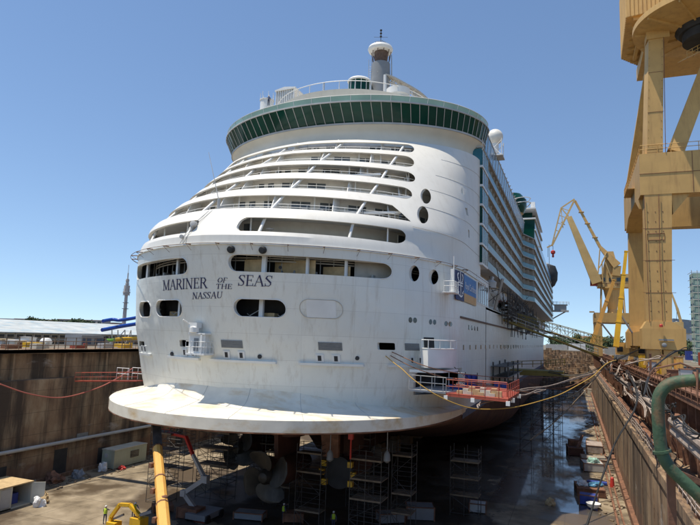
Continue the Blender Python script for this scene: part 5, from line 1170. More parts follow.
# ================================================================== DOCK FLOOR THINGS
def scaffold(x,y,w,d,h,label,group='scaffold towers under the stern',rz=0):
    t = thing('scaffold_tower', label, 'scaffold', (x,y,FZ), group); lv = 2.0; n = max(1,int(h/lv))
    mb = MB(); nx = max(1,round(w/2.2))
    for i in range(nx+1):
        for yy in (0,d):
            xx = x+w*i/nx; mb.tube([(xx,y+yy,FZ),(xx,y+yy,FZ+h+1.1)],.04,5)
    mb.build('upright', M['scaf'], t)
    for k in range(n+1):
        z = FZ+k*lv+.3
        for zz in ((0,) if k==0 else (0,.5,1.0)):
            mb = MB()
            for yy in (0,d): mb.tube([(x,y+yy,z+zz),(x+w,y+yy,z+zz)],.03,4)
            for xx in (0,w): mb.tube([(x+xx,y,z+zz),(x+xx,y+d,z+zz)],.03,4)
            mb.build('ledger', M['scaf'], t)
    mb = MB()
    for k in range(n):
        z = FZ+k*lv+.3; a, b = (x,x+w) if k%2 else (x+w,x); mb.tube([(a,y,z),(b,y,z+lv)],.03,4); mb.tube([(x,y if k%2 else y+d,z),(x,y+d if k%2 else y,z+lv)],.03,4)
    mb.build('brace', M['scaf'], t)
    for k in range(1,n+1):
        if (k*7+int(x*3))%4 == 0 and k < n: continue
        z = FZ+k*lv+.3; mb = MB(); mb.box((x-.02,y,z),(x+w+.02,y+d,z+.07)); mb.box((x,y-.03,z),(x+w,y,z+.17)); mb.build('platform', M['plank'], t, False)
    t.rotation_euler = (0,0,rz); return t
scaffold(3.6,15.5,2.9,1.6,8.2,'scaffold tower left of the centre pod, between it and the large propeller')
scaffold(9.9,15.4,3.4,2.6,8.3,'wide scaffold tower right of the ringed pod hub')
scaffold(13.2,19.5,2.2,2.2,8.6,'scaffold tower farthest right under the stern')
scaffold(-17.5,17.0,3.0,2.0,9.4,'leftmost scaffold tower under the tip of the white stern ledge, beside the amber boom')
scaffold(-13.2,21.0,4.5,2.2,9.2,'scaffold tower just behind the amber boom and the knuckle lift')
scaffold(-9.5,27.0,4.2,2.4,8.0,'deeper scaffold tower behind the left pod',rz=.1)
scaffold(-16,28,3.0,2.4,8.5,'deeper scaffold tower behind the leftmost one')
# hanging plumb weights
for i,(px,py,y,l) in enumerate(((330,456,15,'pale lifting weight hanging left of the pod strut'),(387,457,15,'pale lifting weight hanging right of the pod strut'))):
    p = ay(px,py,y); mb = MB(); mb.lathe([(.1,0),(.32,-.3),(.38,-.95),(.15,-1.15),(.05,-1.2)],p+Vector((0,0,.6)),(0,0,1),12); mb.tube([p+Vector((0,0,.6)),Vector((p.x,p.y,-9.4))],.05,5); o = mb.build('lifting_weight', M['grey'], None); tag(o,l,'weight')
mb = MB(); p = ay(351,440,15); mb.tube([(p.x,15,-9),(p.x,15,-12.6)],.09,5); mb.box((p.x-.25,14.8,-10.6),(p.x+.25,15.2,-9.8)); o = mb.build('chain_hoist', M['skinred'], None); tag(o,'red chain hoist hanging in front of the pod strut','hoist')
# keel blocks
for k in range(22):
    for x in (0,):
        y = 46+k*9; base = copy_tree(kb, (x,y,FZ)) if k else None
        if k == 0:
            kb = thing('keel_block','','block',(x,y,FZ),'keel blocks in a row under the ship'); mb = MB(); mb.box((x-.9,y-1.4,FZ),(x+.9,y+1.4,FZ+2.2)); mb.build('concrete_base', M['concrete'], kb, False)
            mb = MB(); mb.box((x-.8,y-1.2,FZ+2.2),(x+.8,y+1.2,FZ+2.98)); mb.build('timber_cap', M['plank'], kb, False)
            kb['label'] = 'concrete keel block with timber cap in the dark row under the ship'
# amber telescopic crane boom rising from below
a = ay(167,560,-7.0); b = ay(157.5,447,1.4); c = ay(156.5,423,2.9)
bt = thing('telescopic_boom','amber telescopic crane boom rising from the dock floor in front of the stern ledge','crane boom',(a.x,a.y,FZ))
mb = MB(); UPB = (.67,-.74,0); mb.tube([a,a.lerp(b,.42)],.50,10); mb.tube([a.lerp(b,.42),a.lerp(b,.66)],.465,10); mb.tube([a.lerp(b,.66),b],.43,10); mb.bar(a+Vector((.18,-.5,0)),b+Vector((.12,-.42,0)),.10,.14,up=UPB); o = mb.build('outer_section', M['orangeboom'], bt, False)
mb = MB(); d = (b-a).normalized()
for t in (.42,.66,.985): mb.tube([a.lerp(b,t),a.lerp(b,t)+d*.14],.56-.09*t,10)
mb.build('section_collar', M['rust'], o, False)
mb = MB(); mb.bar(b,c,.78,.7,.75,.7,up=UPB); mb.bar(c,c+d*.4,.95,.9,up=UPB); mb.build('inner_section', M['scaf'], bt, False)
mb = MB(); q = a.lerp(b,.25)
for t in (.3,.55,.8): q = a.lerp(b,t); mb.box(q+Vector((-.72,-.5,-.2)),q+Vector((-.42,-.1,.2)))
mb.lathe([(.18,0),(.24,.05),(.24,.4),(.1,.5)],a.lerp(b,.5)+Vector((.5,-.1,0)),(0,-1,0),12); mb.tube([a.lerp(b,.05)+Vector((.2,-.6,0)),a.lerp(b,.9)+Vector((.2,-.55,0))],.05,5); mb.build('hose_reel', M['rust'], bt)
mb = MB(); mb.box((a.x-1.6,a.y-2.5,FZ+.5),(a.x+1.6,a.y+1.6,FZ+2.6)); mb.build('crane_base', M['orangeboom'], bt, False)
# knuckle boom lift
kt = thing('boom_lift','grey and red articulated boom lift with folded knuckle under the stern','lift',tuple(az(205,530,FZ)))
z0 = [ay(204,522,15),ay(184,493,15),ay(205,479,15),ay(193,455,16),ay(186,437,17),ay(168,433,18)]
mb = MB(); mb.bar(z0[0],z0[1],.42,.5); mb.bar(z0[1],z0[2],.42,.5); mb.box(z0[1]-Vector((.35,.3,.35)),z0[1]+Vector((.3,.3,.35))); mb.box(z0[2]-Vector((.4,.35,.4)),z0[2]+Vector((.45,.35,.4))); mb.build('lower_arm', M['lgrey'], kt, False)
mb = MB(); mb.bar(z0[2],z0[3],.4,.45,.33,.36); mb.build('upper_arm', M['lgrey'], kt, False)
mb = MB(); mb.bar(z0[3],z0[4],.34,.38); mb.bar(z0[4],z0[5],.3,.3); mb.box(z0[5]-Vector((1.0,.5,.1)),z0[5]+Vector((.6,.5,.0))); rails(mb,[z0[5]+Vector((-1,-.5,0)),z0[5]+Vector((.6,-.5,0)),z0[5]+Vector((.6,.5,0))],1.0,(1,.5),.03,.8); mb.build('basket_arm', M['skinred'], kt, False)
p = z0[0]; mb = MB(); mb.box((p.x-1.2,p.y-1.4,p.z-1.0),(p.x+1.3,p.y+1.4,p.z+.05)); mb.prism([(p.x-1.2,p.y-1.4,p.z+.05),(p.x+1.3,p.y-1.4,p.z+.05),(p.x+1.0,p.y-1.4,p.z+.5),(p.x-.6,p.y-1.4,p.z+.35)],(0,1.0,0)); mb.build('turntable_cover', M['orange'], kt, False)
mb = MB(); mb.box((p.x-1.3,p.y-1.8,FZ+.3),(p.x+1.3,p.y+1.8,FZ+.9)); mb.lathe([(.5,FZ+.8),(.5,p.z-1.0)],(p.x,p.y,0),(0,0,1),12); mb.build('chassis', M['grey'], kt, False)
for sx in (-1.45,1.15):
    for sy in (-1.3,1.3): MB().lathe([(.15,0),(.45,0),(.45,.3),(.15,.3)],(p.x+sx,p.y+sy,FZ+.45),(1,0,0),12).build('wheel', M['black'], kt)
# bent yellow frame
yt = thing('yellow_cradle','bright yellow steel cradle with an arched frame at the bottom of the picture','cradle',tuple(az(124,540,FZ)))
c = az(124,545,FZ); mb = MB()
for dy in (0,1.7):
    pts = [ay(110,534,c.y+dy),ay(111,517,c.y+dy),ay(120,504.5,c.y+dy),ay(130,505,c.y+dy),ay(140,516,c.y+dy),ay(142,534,c.y+dy)]
    for i in range(5): mb.bar(pts[i],pts[i+1],.3,.36,up=(0,1,0))
    if dy == 0: p0 = pts
    else:
        for i in (1,2,3,4): mb.bar(p0[i],pts[i],.3,.3)
mb.build('arched_frame', M['yellow'], yt, False)
mb = MB(); q = p0
mb.box((q[0].x-.6,c.y-.5,FZ+.35),(q[5].x+.5,c.y+2.4,FZ+.8)); mb.box((q[1].x-.2,c.y-.4,FZ+.8),(q[1].x+.9,c.y+.6,q[1].z-.4)); mb.box((q[4].x-.9,c.y-.4,FZ+.8),(q[4].x+.4,c.y+.8,q[4].z-.2)); mb.build('base_frame', M['yellow'], yt, False)
mb = MB(); mb.bar(q[4]+Vector((0,0,.1)),q[4]+Vector((1.1,.3,.5)),.3,.25); mb.bar(q[1]+Vector((.2,.2,-.2)),q[1]+Vector((1.2,.4,.3)),.25,.2); mb.lathe([(.2,0),(.3,.05),(.3,.5)],(q[2].x+.8,c.y+.9,FZ+.8),(0,0,1),10); mb.build('clamp_arm', M['grey'], yt, False)
# site cabin and containers at the port wall
def boxcabin(name,label,x,y,L_,W_,h,m,rz=0,door_open=False):
    t = thing(name,label,'cabin' if 'cabin' in name else 'container',(x,y,FZ)); 
    mb = MB(); mb.box((x,y,FZ+.15),(x+W_,y+L_,FZ+h)); 
    for k in range(int(L_/.6)): mb.box((x+W_,y+.15+k*.6,FZ+.3),(x+W_+.03,y+.35+k*.6,FZ+h-.2)) if door_open else None
    mb.build('body', m, t, False)
    mb = MB(); mb.box((x-.06,y-.06,FZ+h),(x+W_+.06,y+L_+.06,FZ+h+.12)); mb.build('roof', M['container'], t, False)
    return t
t = boxcabin('site_cabin','pale green site cabin with a small window against the port dock wall',-35.2,27.6,7.0,2.4,2.75,M['shedgreen'])
mb = MB(); mb.box((-32.82,31.0,FZ+1.2),(-32.74,32.8,FZ+2.2)); mb.build('window', M['darkglass'], t, False)
mb = MB(); mb.box((-34.6,27.5,FZ+1.7),(-34.0,27.6,FZ+2.2)); mb.box((-34.9,27.2,FZ+.1),(-34.2,27.6,FZ+1.0)); mb.build('air_unit', M['lgrey'], t, False)
t = thing('storage_container','open cream storage container with its door ajar at the left edge','container',(-33,6,FZ)); x0,y0 = -33.2,4.6
mb = MB(); mb.box((x0,y0,FZ),(x0+.1,y0+5.6,FZ+2.5)); mb.box((x0,y0,FZ),(x0+4.4,y0+.1,FZ+2.5)); mb.box((x0,y0+5.5,FZ),(x0+4.4,y0+5.6,FZ+2.5)); mb.box((x0,y0,FZ),(x0+4.4,y0+5.6,FZ+.12)); mb.box((x0+4.3,y0,FZ),(x0+4.4,y0+3.0,FZ+2.5)); mb.build('body', M['container'], t, False)
mb = MB(); mb.box((x0-.1,y0-.1,FZ+2.5),(x0+4.5,y0+5.7,FZ+2.62)); mb.build('roof', M['ply'], t, False)
mb = MB(); mb.bar((x0+4.4,y0+5.6,FZ+1.25),(x0+5.6,y0+6.4,FZ+1.25),.08,2.4); mb.build('door', M['container'], t, False)
mb = MB(); mb.box((x0+4.4,y0+.3,FZ+.3),(x0+4.44,y0+1.4,FZ+2.3)); mb.box((x0+4.4,y0+1.6,FZ+.3),(x0+4.44,y0+2.8,FZ+2.3)); mb.build('side_panel', M['lgrey'], t, False)
mb = MB(); mb.box((x0+2,y0+3.2,FZ+.1),(x0+3.2,y0+4.8,FZ+1.3)); mb.build('stored_goods', M['blue'], t, False)
mb = MB(); mb.lathe([(.02,.95),(.12,.85),(.16,.6),(.2,0)],(x0+4.85,y0+1.0,FZ),(0,0,1),10); o = mb.build('fire_extinguisher', M['skinred'], None); tag(o,'red extinguisher standing at the foot of the open container','extinguisher')
def lump(name,label,cat,p,r,m,sq=.5,seed=0):
    q = random.Random(seed); bm = bmesh.new(); bmesh.ops.create_icosphere(bm, subdivisions=3, radius=1)
    for v in bm.verts:
        n = 1+.3*math.sin(v.co.x*3.1+seed)*math.cos(v.co.y*2.7+seed*2)+q.uniform(-.2,.2); v.co = Vector((v.co.x*r*n, v.co.y*r*n*.8, max(0,v.co.z+.25)*r*sq*n*1.4))
    me = bpy.data.meshes.new(name); bm.to_mesh(me); bm.free(); me.materials.append(m); finish(me,False); o = bpy.data.objects.new(name,me); COL.objects.link(o); o.location = p; return tag(o,label,cat)
lump('debris_bag','white sack slumped beside the open container','sack',(-27.2,9.9,FZ),.75,M['tarpwhite'],.8,1)
lump('debris_heap','brown heap behind the white sack by the container','heap',(-28.0,11.2,FZ),.7,M['ply'],.9,2)
lump('debris_heap','dark rubbish heap in the shade of the port wall','heap',(-34.5,18.5,FZ),1.3,M['rust'],.5,3)
lump('debris_heap','low grey rubble heap by the wall doorway','heap',(-34.2,14.5,FZ),1.1,M['concrete'],.5,4)
lump('red_sack','red sack lying in front of the site cabin','sack',(-32.0,28.5,FZ),.6,M['skinred'],.5,5)
lump('debris_bag','pale bundle against the corner of the site cabin','sack',(-33.6,26.3,FZ),.6,M['tarpwhite'],1.2,6)
lump('debris_heap','bluish scrap heap near the port wall halfway to the cabin','heap',(-33.6,21.8,FZ),.9,M['grey'],.7,8)
def crate(name,label,cat,x,y,w,d,h,m,rz=0,extra=None):
    t = thing(name,label,cat,(x,y,FZ)); mb = MB(); mb.box((x-w/2,y-d/2,FZ+.1),(x+w/2,y+d/2,FZ+h)); mb.build('body', m, t, False)
    mb = MB()
    for sx in (-1,1):
        for sy in (-1,1): mb.box((x+sx*w/2-.07,y+sy*d/2-.07,FZ),(x+sx*w/2+.07,y+sy*d/2+.07,FZ+h+.05))
    [mb.box((x+a1,y+b1,FZ+h-.1),(x+a2,y+b2,FZ+h+.02)) for a1,b1,a2,b2 in ((-w/2-.04,-d/2-.04,w/2+.04,-d/2+.06),(-w/2-.04,d/2-.06,w/2+.04,d/2+.04),(-w/2-.04,-d/2,-w/2+.06,d/2),(w/2-.06,-d/2,w/2+.04,d/2))]; mb.build('edge_frame', M['rust'], t, False); t.rotation_euler = (0,0,rz); return t
crate('debris_skip','brown open skip with blue and white sheets on the dock floor by the starboard wall','skip',33.6,49.5,3.6,4.2,1.1,M['rust'],.1)
o = lump('plastic_sheet','white crumpled sheet lying on the brown skip','sheet',(32.7,49.3,FZ+1.1),.95,M['tarpwhite'],.35,11)
o = lump('plastic_sheet','light blue crumpled sheet lying on the brown skip','sheet',(34.3,49.6,FZ+1.1),.95,M['bluescreen'],.35,12)
crate('blue_bin','deep blue bin with pale edge in front of the brown skip','bin',33.4,43.6,2.3,1.6,1.3,M['blue'],-.05)
mb = MB(); mb.lathe([(.3,.1),(.8,.45),(.9,.8),(.75,.8),(.3,.3)],(33.9,41.2,FZ),(0,0,1),16); o = mb.build('white_tub', M['tarpwhite'], None); tag(o,'round white tub nearest the bottom edge by the blue bin','tub')
mb = MB(); mb.box((33.4,55.8,FZ+.1),(36.2,56.8,FZ+.4)); o = mb.build('blue_board', M['blue'], None, False); tag(o,'dark blue board lying beyond the brown skip','board')
crate('cream_container','rusty pale container beside the starboard wall','container',35.3,86,3.0,6.0,1.5,M['pipegrey'])
crate('cream_container','low tan platform trailer in front of the cream container','trailer',34.8,74,4.2,4.5,.9,M['concrete'],.05)
crate('scrap_cage','grey cage of scrap between the trailer and the skip','cage',34.4,66.5,3.2,3.2,1.4,M['lgrey'],.15)
lump('plastic_sheet','pale cyan sheet on top of the scrap cage','sheet',(34.6,66,FZ+1.4),.8,M['glasspale'],.6,14)
t = crate('dumper','dark red dumper standing in the puddle','dumper',31.6,80.5,2.6,4.6,1.5,M['bottom'],.1)
mb = MB(); mb.box((30.6,81.0,FZ+1.5),(32.6,82.8,FZ+2.5)); mb.bar((32,79,FZ+1.4),(33.3,83,FZ+3.2),.5,.3); mb.build('cab', M['rust'], t, False)
for sy in (79,82): MB().lathe([(.2,0),(.5,0),(.5,.3),(.2,.3)],(32.95,sy,FZ+.45),(1,0,0),12).build('wheel', M['black'], t)
mb = MB(); mb.lathe([(.02,1.5),(.25,1.3),(.35,0)],(36.9,55.5,FZ),(0,0,1),12); o = mb.build('red_marker', M['skinred'], None); tag(o,'red marker at the foot of the starboard wall','marker')
lump('debris_heap','yellow brown spoil heap at the edge of the ship shadow','heap',(28.6,40.5,FZ),.55,M['ply'],.9,21)
crate('work_bench','dark trestle bench in the ship shadow right of the scaffolds','bench',14.5,27,3.2,2.2,1.5,M['grey'],.35)
crate('work_bench','low grey box in the ship shadow beyond the trestle bench','box',20.4,33,2,1.6,1.1,M['lgrey'],.1)
rnd = random.Random(5); mb = MB()
for k in range(420):
    s = rnd.uniform(.06,.35); 
    if k < 300: x = RW-rnd.uniform(.6,5.5)*rnd.random()**.7; y = rnd.uniform(22,150)
    else: x = LW+rnd.uniform(.5,5); y = rnd.uniform(2,45)
    mb.bar((x,y,FZ+s*.3),(x+rnd.uniform(-.8,.8),y+rnd.uniform(-.8,.8),FZ+s*.3),s,s*.5)
o = mb.build('floor_debris', M['plank'], None, False); tag(o,'loose timber and scrap strewn along the foot of the dock walls','debris',kind='stuff')
mb = MB(); mb.box((36.3,20,FZ),(36.55,200,FZ+.25)); mb.box((37.0,20,FZ),(37.2,200,FZ+.2)); o = mb.build('floor_rail', M['rust'], None, False); tag(o,'rusty rails on the dock floor along the starboard wall','rail')
for i in range(9):
    x,y = rnd.uniform(22,27),rnd.uniform(60,130); mb = MB(); mb.tube([(x,y,FZ),(x,y,-9+rnd.uniform(-2,2))],.06,4); mb.tube([(x+2,y,FZ),(x+2,y,-9)],.06,4)
    for k in range(5): mb.tube([(x,y,FZ+2*k+1),(x+2,y,FZ+2*k+1)],.05,4); mb.tube([(x,y,FZ+2*k+1),(x+2,y,FZ+2*k+3)],.04,4)
    o = mb.build('shore_frame', M['scaf'], None); tag(o,'slim scaffold frame standing beside the hull in the wet dock','scaffold','slim frames beside the hull')

# ---- red gangway on the port side
gt = thing('access_gangway','red railed gangway between port dock wall and the ship','gangway',(-33,32,-7))
a, b = ax(78,381,-35.0), ax(140,381,-24.0); mb = MB(); mb.bar(a,b,1.2,.16); mb.build('walkway', M['orange'], gt, False)
mb = MB(); d = Vector((0,.6,0)); rails(mb,[a-d,b-d],1.2,(1.2,.6),.035,1.6); rails(mb,[a+d,b+d],1.2,(1.2,),.035,1.6); mb.build('railing', M['orange'], gt)
mb = MB(); 
for t in (.5,.75,.95): q = a.lerp(b,t); rails(mb,[q+Vector((0,1.5,.2)),q+Vector((2.2,1.5,.2))],1.6,(1.6,.8),.05,1)
mb.build('white_barrier', M['white'], gt)
# ---- orange working platform, starboard quarter
wt = thing('working_platform','orange and grey working platform with railings at the starboard quarter door','platform',(21,16,-5.5))
A_ = Vector((18.6,11.0,-5.35)); B_ = Vector((20.5,10.0,-5.35))
A_, B_, C_, D_ = Vector((17.5,10.2,-4.8)), az(446,394,-5.0), az(508,400,-5.0), az(519,393,-5.0)
E_ = Vector((21.0,34,-5.6))
mb = MB(); mb.prism([A_,B_,Vector((22.0,18,-5.0)),Vector((19,19,-5.0)),Vector((17.6,14.5,-4.8))],(0,0,.18)); mb.build('grey_deck', M['lgrey'], wt, False)
mb = MB(); mb.prism([B_,C_,D_,Vector((21.0,30,-5.0)),Vector((21,18,-5.0))],(0,0,-.2)); mb.prism([B_+Vector((0,0,.02)),C_+Vector((0,0,.02)),D_,Vector((21.0,30,-4.98))],(0,0,.05)); mb.build('orange_deck', M['orange'], wt, False)
mb = MB(); rails(mb,[A_+Vector((0,0,.2)),B_+Vector((0,0,.2))],1.3,(1.3,.7),.04,1.1); mb.build('grey_railing', M['lgrey'], wt); mb = MB(); rails(mb,[A_+Vector((1.5,4,.2)),B_+Vector((1,4,.2))],1.6,(1.6,1.0),.05,1.5); mb.build('grey_railing', M['lgrey'], wt)
mb = MB(); rails(mb,[B_,C_,D_],1.35,(1.35,.75),.038,1.3); rails(mb,[B_.lerp(C_,.0)+Vector((.2,2.2,0)),C_+Vector((-.3,2.2,0))],1.35,(1.35,.75),.05,1.6); mb.build('orange_railing', M['orange'], wt)
mb = MB(); [mb.box(p+Vector((-.17,-.17,-.5)),p+Vector((.17,.17,-.12))) for p in (B_,B_.lerp(C_,.45),C_,C_.lerp(D_,.4),D_)]; mb.build('fender_block', M['white'], wt)
for k in range(11):
    p = B_.lerp(C_,.25+.06*k)+Vector((-.3+.25*(k%3),1.1,.05)); mb = MB(); mb.box(p-Vector((.25,.25,0)),p+Vector((.25,.25,.3+.22*(k%3)))); o = mb.build('supply_box', M['container'] if k%2 else M['ply'], None, False); tag(o,'small pale box standing among others on the orange platform','box','supply boxes on the orange platform')
for px0,py0,px1,py1,y,l in ((465,374,477,389,22,'tall blue tarpaulin screen standing on the platform, left'),(494,382,507,392,30,'smaller blue tarpaulin screen by the platform end, right'),(448,384,463,392,16,'low blue bundle at the near end of the platform')):
    p, q = ay(px0,py0,y), ay(px1,py1,y); t = thing('tarpaulin_screen',l,'tarpaulin',tuple(p)); mb = MB(); mb.grid([[Vector((p.x+(q.x-p.x)*i/8, y+.12*math.sin(i*2.1), z)) for i in range(9)] for z in (p.z,(p.z+q.z)/2,q.z)]); mb.build('sheet', M['blue'], t, True, 80, fix=False)
    mb = MB(); [mb.tube([(x,y+.2,q.z-.4),(x,y+.2,p.z+.2)],.05,5) for x in (p.x,q.x)]; mb.build('pole', M['scaf'], t)
mb = MB()
for y in (48,56,64): mb.tube([(20.3,y,-9),(20.3,y,-3)],.12,6); mb.tube([(22.5,y,-9),(22.5,y,-3)],.12,6)
for z in (-7,-5.2,-3.6): mb.tube([(20.3,46,z),(20.3,70,z)],.08,5); mb.tube([(22.6,46,z),(22.6,72,z)],.08,5); mb.box((20.2,47,z-.1),(22.6,70,z))
o = mb.build('side_staging', M['scaf'], None); tag(o,'dark steel staging alongside the hull beyond the orange platform','staging')
mb = MB(); rails(mb,[(20.4,74,-4.8),(25.5,74,-4.4),(30,84,-4.2)],1.2,(1.2,.6),.07,2); mb.box((20.2,73.5,-5.6),(30,80,-5.1)); mb.prism([(22,73,-6.1),(31,73,-5.9),(31,73,-5.6),(22,73,-5.6)],(0,3,0)); o = mb.build('ochre_pontoon', M['ochre'], None, False); tag(o,'long olive yellow working beam across the dock behind the staging','platform')
# ---- sloping gangway truss to the starboard quay
a, b = Vector((21.2,66,3.6)), Vector((41.5,84,-1.6))
a = ay(512,322,72); b = ay(606,348,78)
gt = thing('boarding_gangway','long sloping truss gangway from the ship side down to the starboard quay','gangway',tuple(a))
mb = MB(); d = (b-a); n = Vector((-d.y,d.x,0)).normalized()*.9
mb.bar(a,b,1.7,.2); mb.build('deck', M['lgrey'], gt, False)
mb = MB(); N2 = 12; hh = 1.8
for s in (-1,1):
    mb.tube([a+n*s+Vector((0,0,hh)),b+n*s+Vector((0,0,hh))],.07,5); mb.tube([a+n*s,b+n*s],.12,5); mb.tube([a+n*s+Vector((0,0,1.1)),b+n*s+Vector((0,0,1.1))],.04,5)
    for k in range(N2): p, q = a.lerp(b,k/N2)+n*s, a.lerp(b,(k+1)/N2)+n*s; u = Vector((0,0,hh)); mb.tube([p,p+u],.05,4); mb.tube([p,q+u] if k%2 else [p+u,q],.04,4)
mb.build('truss', M['ochre'], gt)
a, b = ay(498,318,64), ay(598,356,72); gt = thing('boarding_gangway','second lower ochre gangway just under the long truss gangway','gangway',tuple(a)); mb = MB(); mb.bar(a,b,1.0,.28); mb.build('deck', M['ochre'], gt, False)
mb = MB(); rails(mb,[a+Vector((0,-.5,0)),b+Vector((0,-.5,0))],1.3,(1.3,.7),.05,1.8); mb.build('railing', M['lgrey'], gt)

# ================================================================== BACKGROUND
def leafcloud(name, parent, c, rx, ry, rz, n, s, seed, m='leaf'):
    q = random.Random(seed); mb = MB(); cl = [Vector((q.uniform(-.7,.7),q.uniform(-.7,.7),q.uniform(-.5,.7))) for _ in range(14)]
    for k in range(n):
        b = q.choice(cl); v = Vector((q.gauss(0,.22),q.gauss(0,.22),q.gauss(0,.2)))+b
        p = Vector((c[0]+v.x*rx, c[1]+v.y*ry, c[2]+v.z*rz)); u = Vector((q.uniform(-1,1),q.uniform(-1,1),q.uniform(-1,1))).normalized(); w = u.orthogonal().normalized(); ss = s*q.uniform(.6,1.4)
        mb.add([p-u*ss,p+w*ss,p+u*ss,p-w*ss],[(0,1,2,3)])
    return mb.build(name, M[m], parent, False, fix=False)
def tree(label, x, y, h, r, seed, zb=QZ, name='broadleaf_tree', group=None):
    t = thing(name, label, 'tree', (x,y,zb), group); mb = MB(); mb.tube([(x,y,zb),(x+.1*h*.1,y,zb+h*.45),(x,y,zb+h*.75)],.045*h,7,r2=.015*h)
    q = random.Random(seed)
    for k in range(5): a = q.uniform(0,6.3); mb.tube([(x,y,zb+h*(.35+.06*k)),(x+r*.6*math.cos(a),y+r*.6*math.sin(a),zb+h*(.6+.06*k))],.018*h,5,r2=.006*h)
    mb.build('trunk', M['trunk'], t); leafcloud('crown', t, (x,y,zb+h*.56), r, r, h*.5, 1100, h*.055, seed); return t
def wbuild(name,label,cat,x0,x1,y0,y1,h,m,rm,rows,cols,face='y',zb=QZ,pitched=0,wm='darkglass',wh=.45):
    t = thing(name,label,cat,((x0+x1)/2,(y0+y1)/2,zb)); MB().box((x0,y0,zb),(x1,y1,zb+h)).build('wall', M[m], t, False)
    mb = MB()
    if pitched: mb.prism([(x0-.5,y0-.5,zb+h),(x0-.5,y1+.5,zb+h),(x0-.5,(y0+y1)/2,zb+h+pitched)],(x1-x0+1,0,0))
    else: mb.box((x0-.4,y0-.4,zb+h),(x1+.4,y1+.4,zb+h+.5))
    mb.build('roof', M[rm], t, False)
    cnt = 0
    for r in range(rows):
        z0 = zb+h*(r+.5-wh/2)/rows; z1 = z0+h*wh/rows
        for c in range(cols):
            if cnt >= 96: break
            cnt += 1; mb = MB()
            if face == 'y': w = (x1-x0)/cols; xx = x0+w*(c+.2); mb.box((xx,y0-.12,z0),(xx+w*.6,y0+.05,z1))
            else: w = (y1-y0)/cols; yy = y0+w*(c+.2); mb.box((x1-.05,yy,z0),(x1+.12,yy+w*.6,z1))
            mb.build('window', M[wm], t, False)
    return t
# long facade on the port side with weathered roof
t = thing('dockside_workshop','long low grey workshop with window rows and a weathered blue white roof','building',(-100,70,-4.8))
x1 = -96; yA, yB = 5, 128; bz = -4.8
MB().box((-135,yA,bz),(x1,yB,bz+3.1)).build('wall', M['facade'], t, False)
mb = MB(); mb.prism([(x1+.9,yA,bz+3.0),(x1+.9,yA,bz+3.2),(x1-22,yA,bz+6.3),(-135,yA,bz+6.6),(-135,yA,bz+3.0)],(0,yB-yA,0)); mb.build('roof', M['roofw'], t, False)
for r in range(2):
    for c in range(48):
        y = yA+1+c*2.55; MB().box((x1-.05,y,bz+.35+r*1.4),(x1+.1,y+1.7,bz+1.2+r*1.4)).build('window', M['darkglass'], t, False)
mb = MB()
for c in range(49): mb.box((x1,yA+.5+c*2.55,bz),(x1+.2,yA+.65+c*2.55,bz+3.0))
mb.box((x1,yA,bz+1.4),(x1+.18,yB,bz+1.5)); mb.build('pilaster', M['towerw'], t, False)
mb = MB(); mb.box((-128,130,-4.8),(-98,152,-1.6)); mb.prism([(-128,130,-1.6),(-97.5,130,-1.6),(-97.5,130,-1.3),(-112,130,1.2),(-128,130,-1.2)],(0,22,0)); o = mb.build('curved_shed', M['roofw'], None, False); tag(o,'pale shed continuing behind the blue slides','shed')
# distant town
q = random.Random(9)
for k in range(22):
    px = q.uniform(-8,118); D_ = q.uniform(520,760); g_ = ay(px,322,D_); h = q.uniform(4,8); w = q.uniform(16,44)
    m = q.choice(['towndist','towerw','facade','towndist'])
    t = wbuild('town_house','pale distant town building on the skyline beyond the workshop','building',g_.x-w/2,g_.x+w/2,D_,D_+14,h+6,m,'tile' if q.random()<.5 else 'towerw',3,4,zb=QZ+0.0); t['group'] = 'distant town buildings on the skyline'
for k in range(13):
    px = q.choice([q.uniform(30,62),q.uniform(55,96)]); D_ = q.uniform(420,520); g_ = ay(px,322,D_); tree('dark distant tree on the skyline above the workshop roof', g_.x, D_, q.uniform(10.5,12.5), q.uniform(6,10), 40+k, group='distant trees on the left skyline')
# tv tower
g_ = ay(124,322,700); tx = g_.x; t = thing('communications_tower','tall pale communications tower with a round gallery on the left skyline','tower',(tx,700,QZ))
def zt(py): return ay(124,py,700).z
mb = MB(); mb.lathe([(3.6,QZ),(3.1,zt(318)),(2.6,zt(297)),(2.5,zt(279))],(tx,700,0),(0,0,1),12); mb.build('shaft', M['towerw'], t, False)
mb = MB(); 
for r1,p1,p2 in ((5.3,295,293.5),(5.9,293,291.8),(4.4,291,290),(3.9,288.5,287.6),(3.3,284.5,283.8),(3.0,281,280.3)): mb.lathe([(r1,zt(p1)),(r1,zt(p2))],(tx,700,0),(0,0,1),20)
mb.lathe([(4.4,zt(294)),(4.6,zt(285.5))],(tx,700,0),(0,0,1),20); mb.build('gallery', M['towerw'], t, False)
mb = MB(); mb.lathe([(4.7,zt(303)),(4.7,zt(302.4))],(tx,700,0)); mb.lathe([(5.2,zt(309)),(5.2,zt(308.4))],(tx,700,0)); [mb.tube([(tx+5*math.cos(k),700+5*math.sin(k),zt(296)),(tx+5.5*math.cos(k),700+5.5*math.sin(k),zt(289))],.3,4) for k in range(6)]; mb.build('gallery_ring', M['grey'], t)
mb = MB(); mb.tube([(tx,700,zt(279)),(tx,700,zt(273))],1.0,6); mb.tube([(tx,700,zt(273)),(tx,700,zt(265))],.4,6); mb.build('antenna', M['towerw'], t)
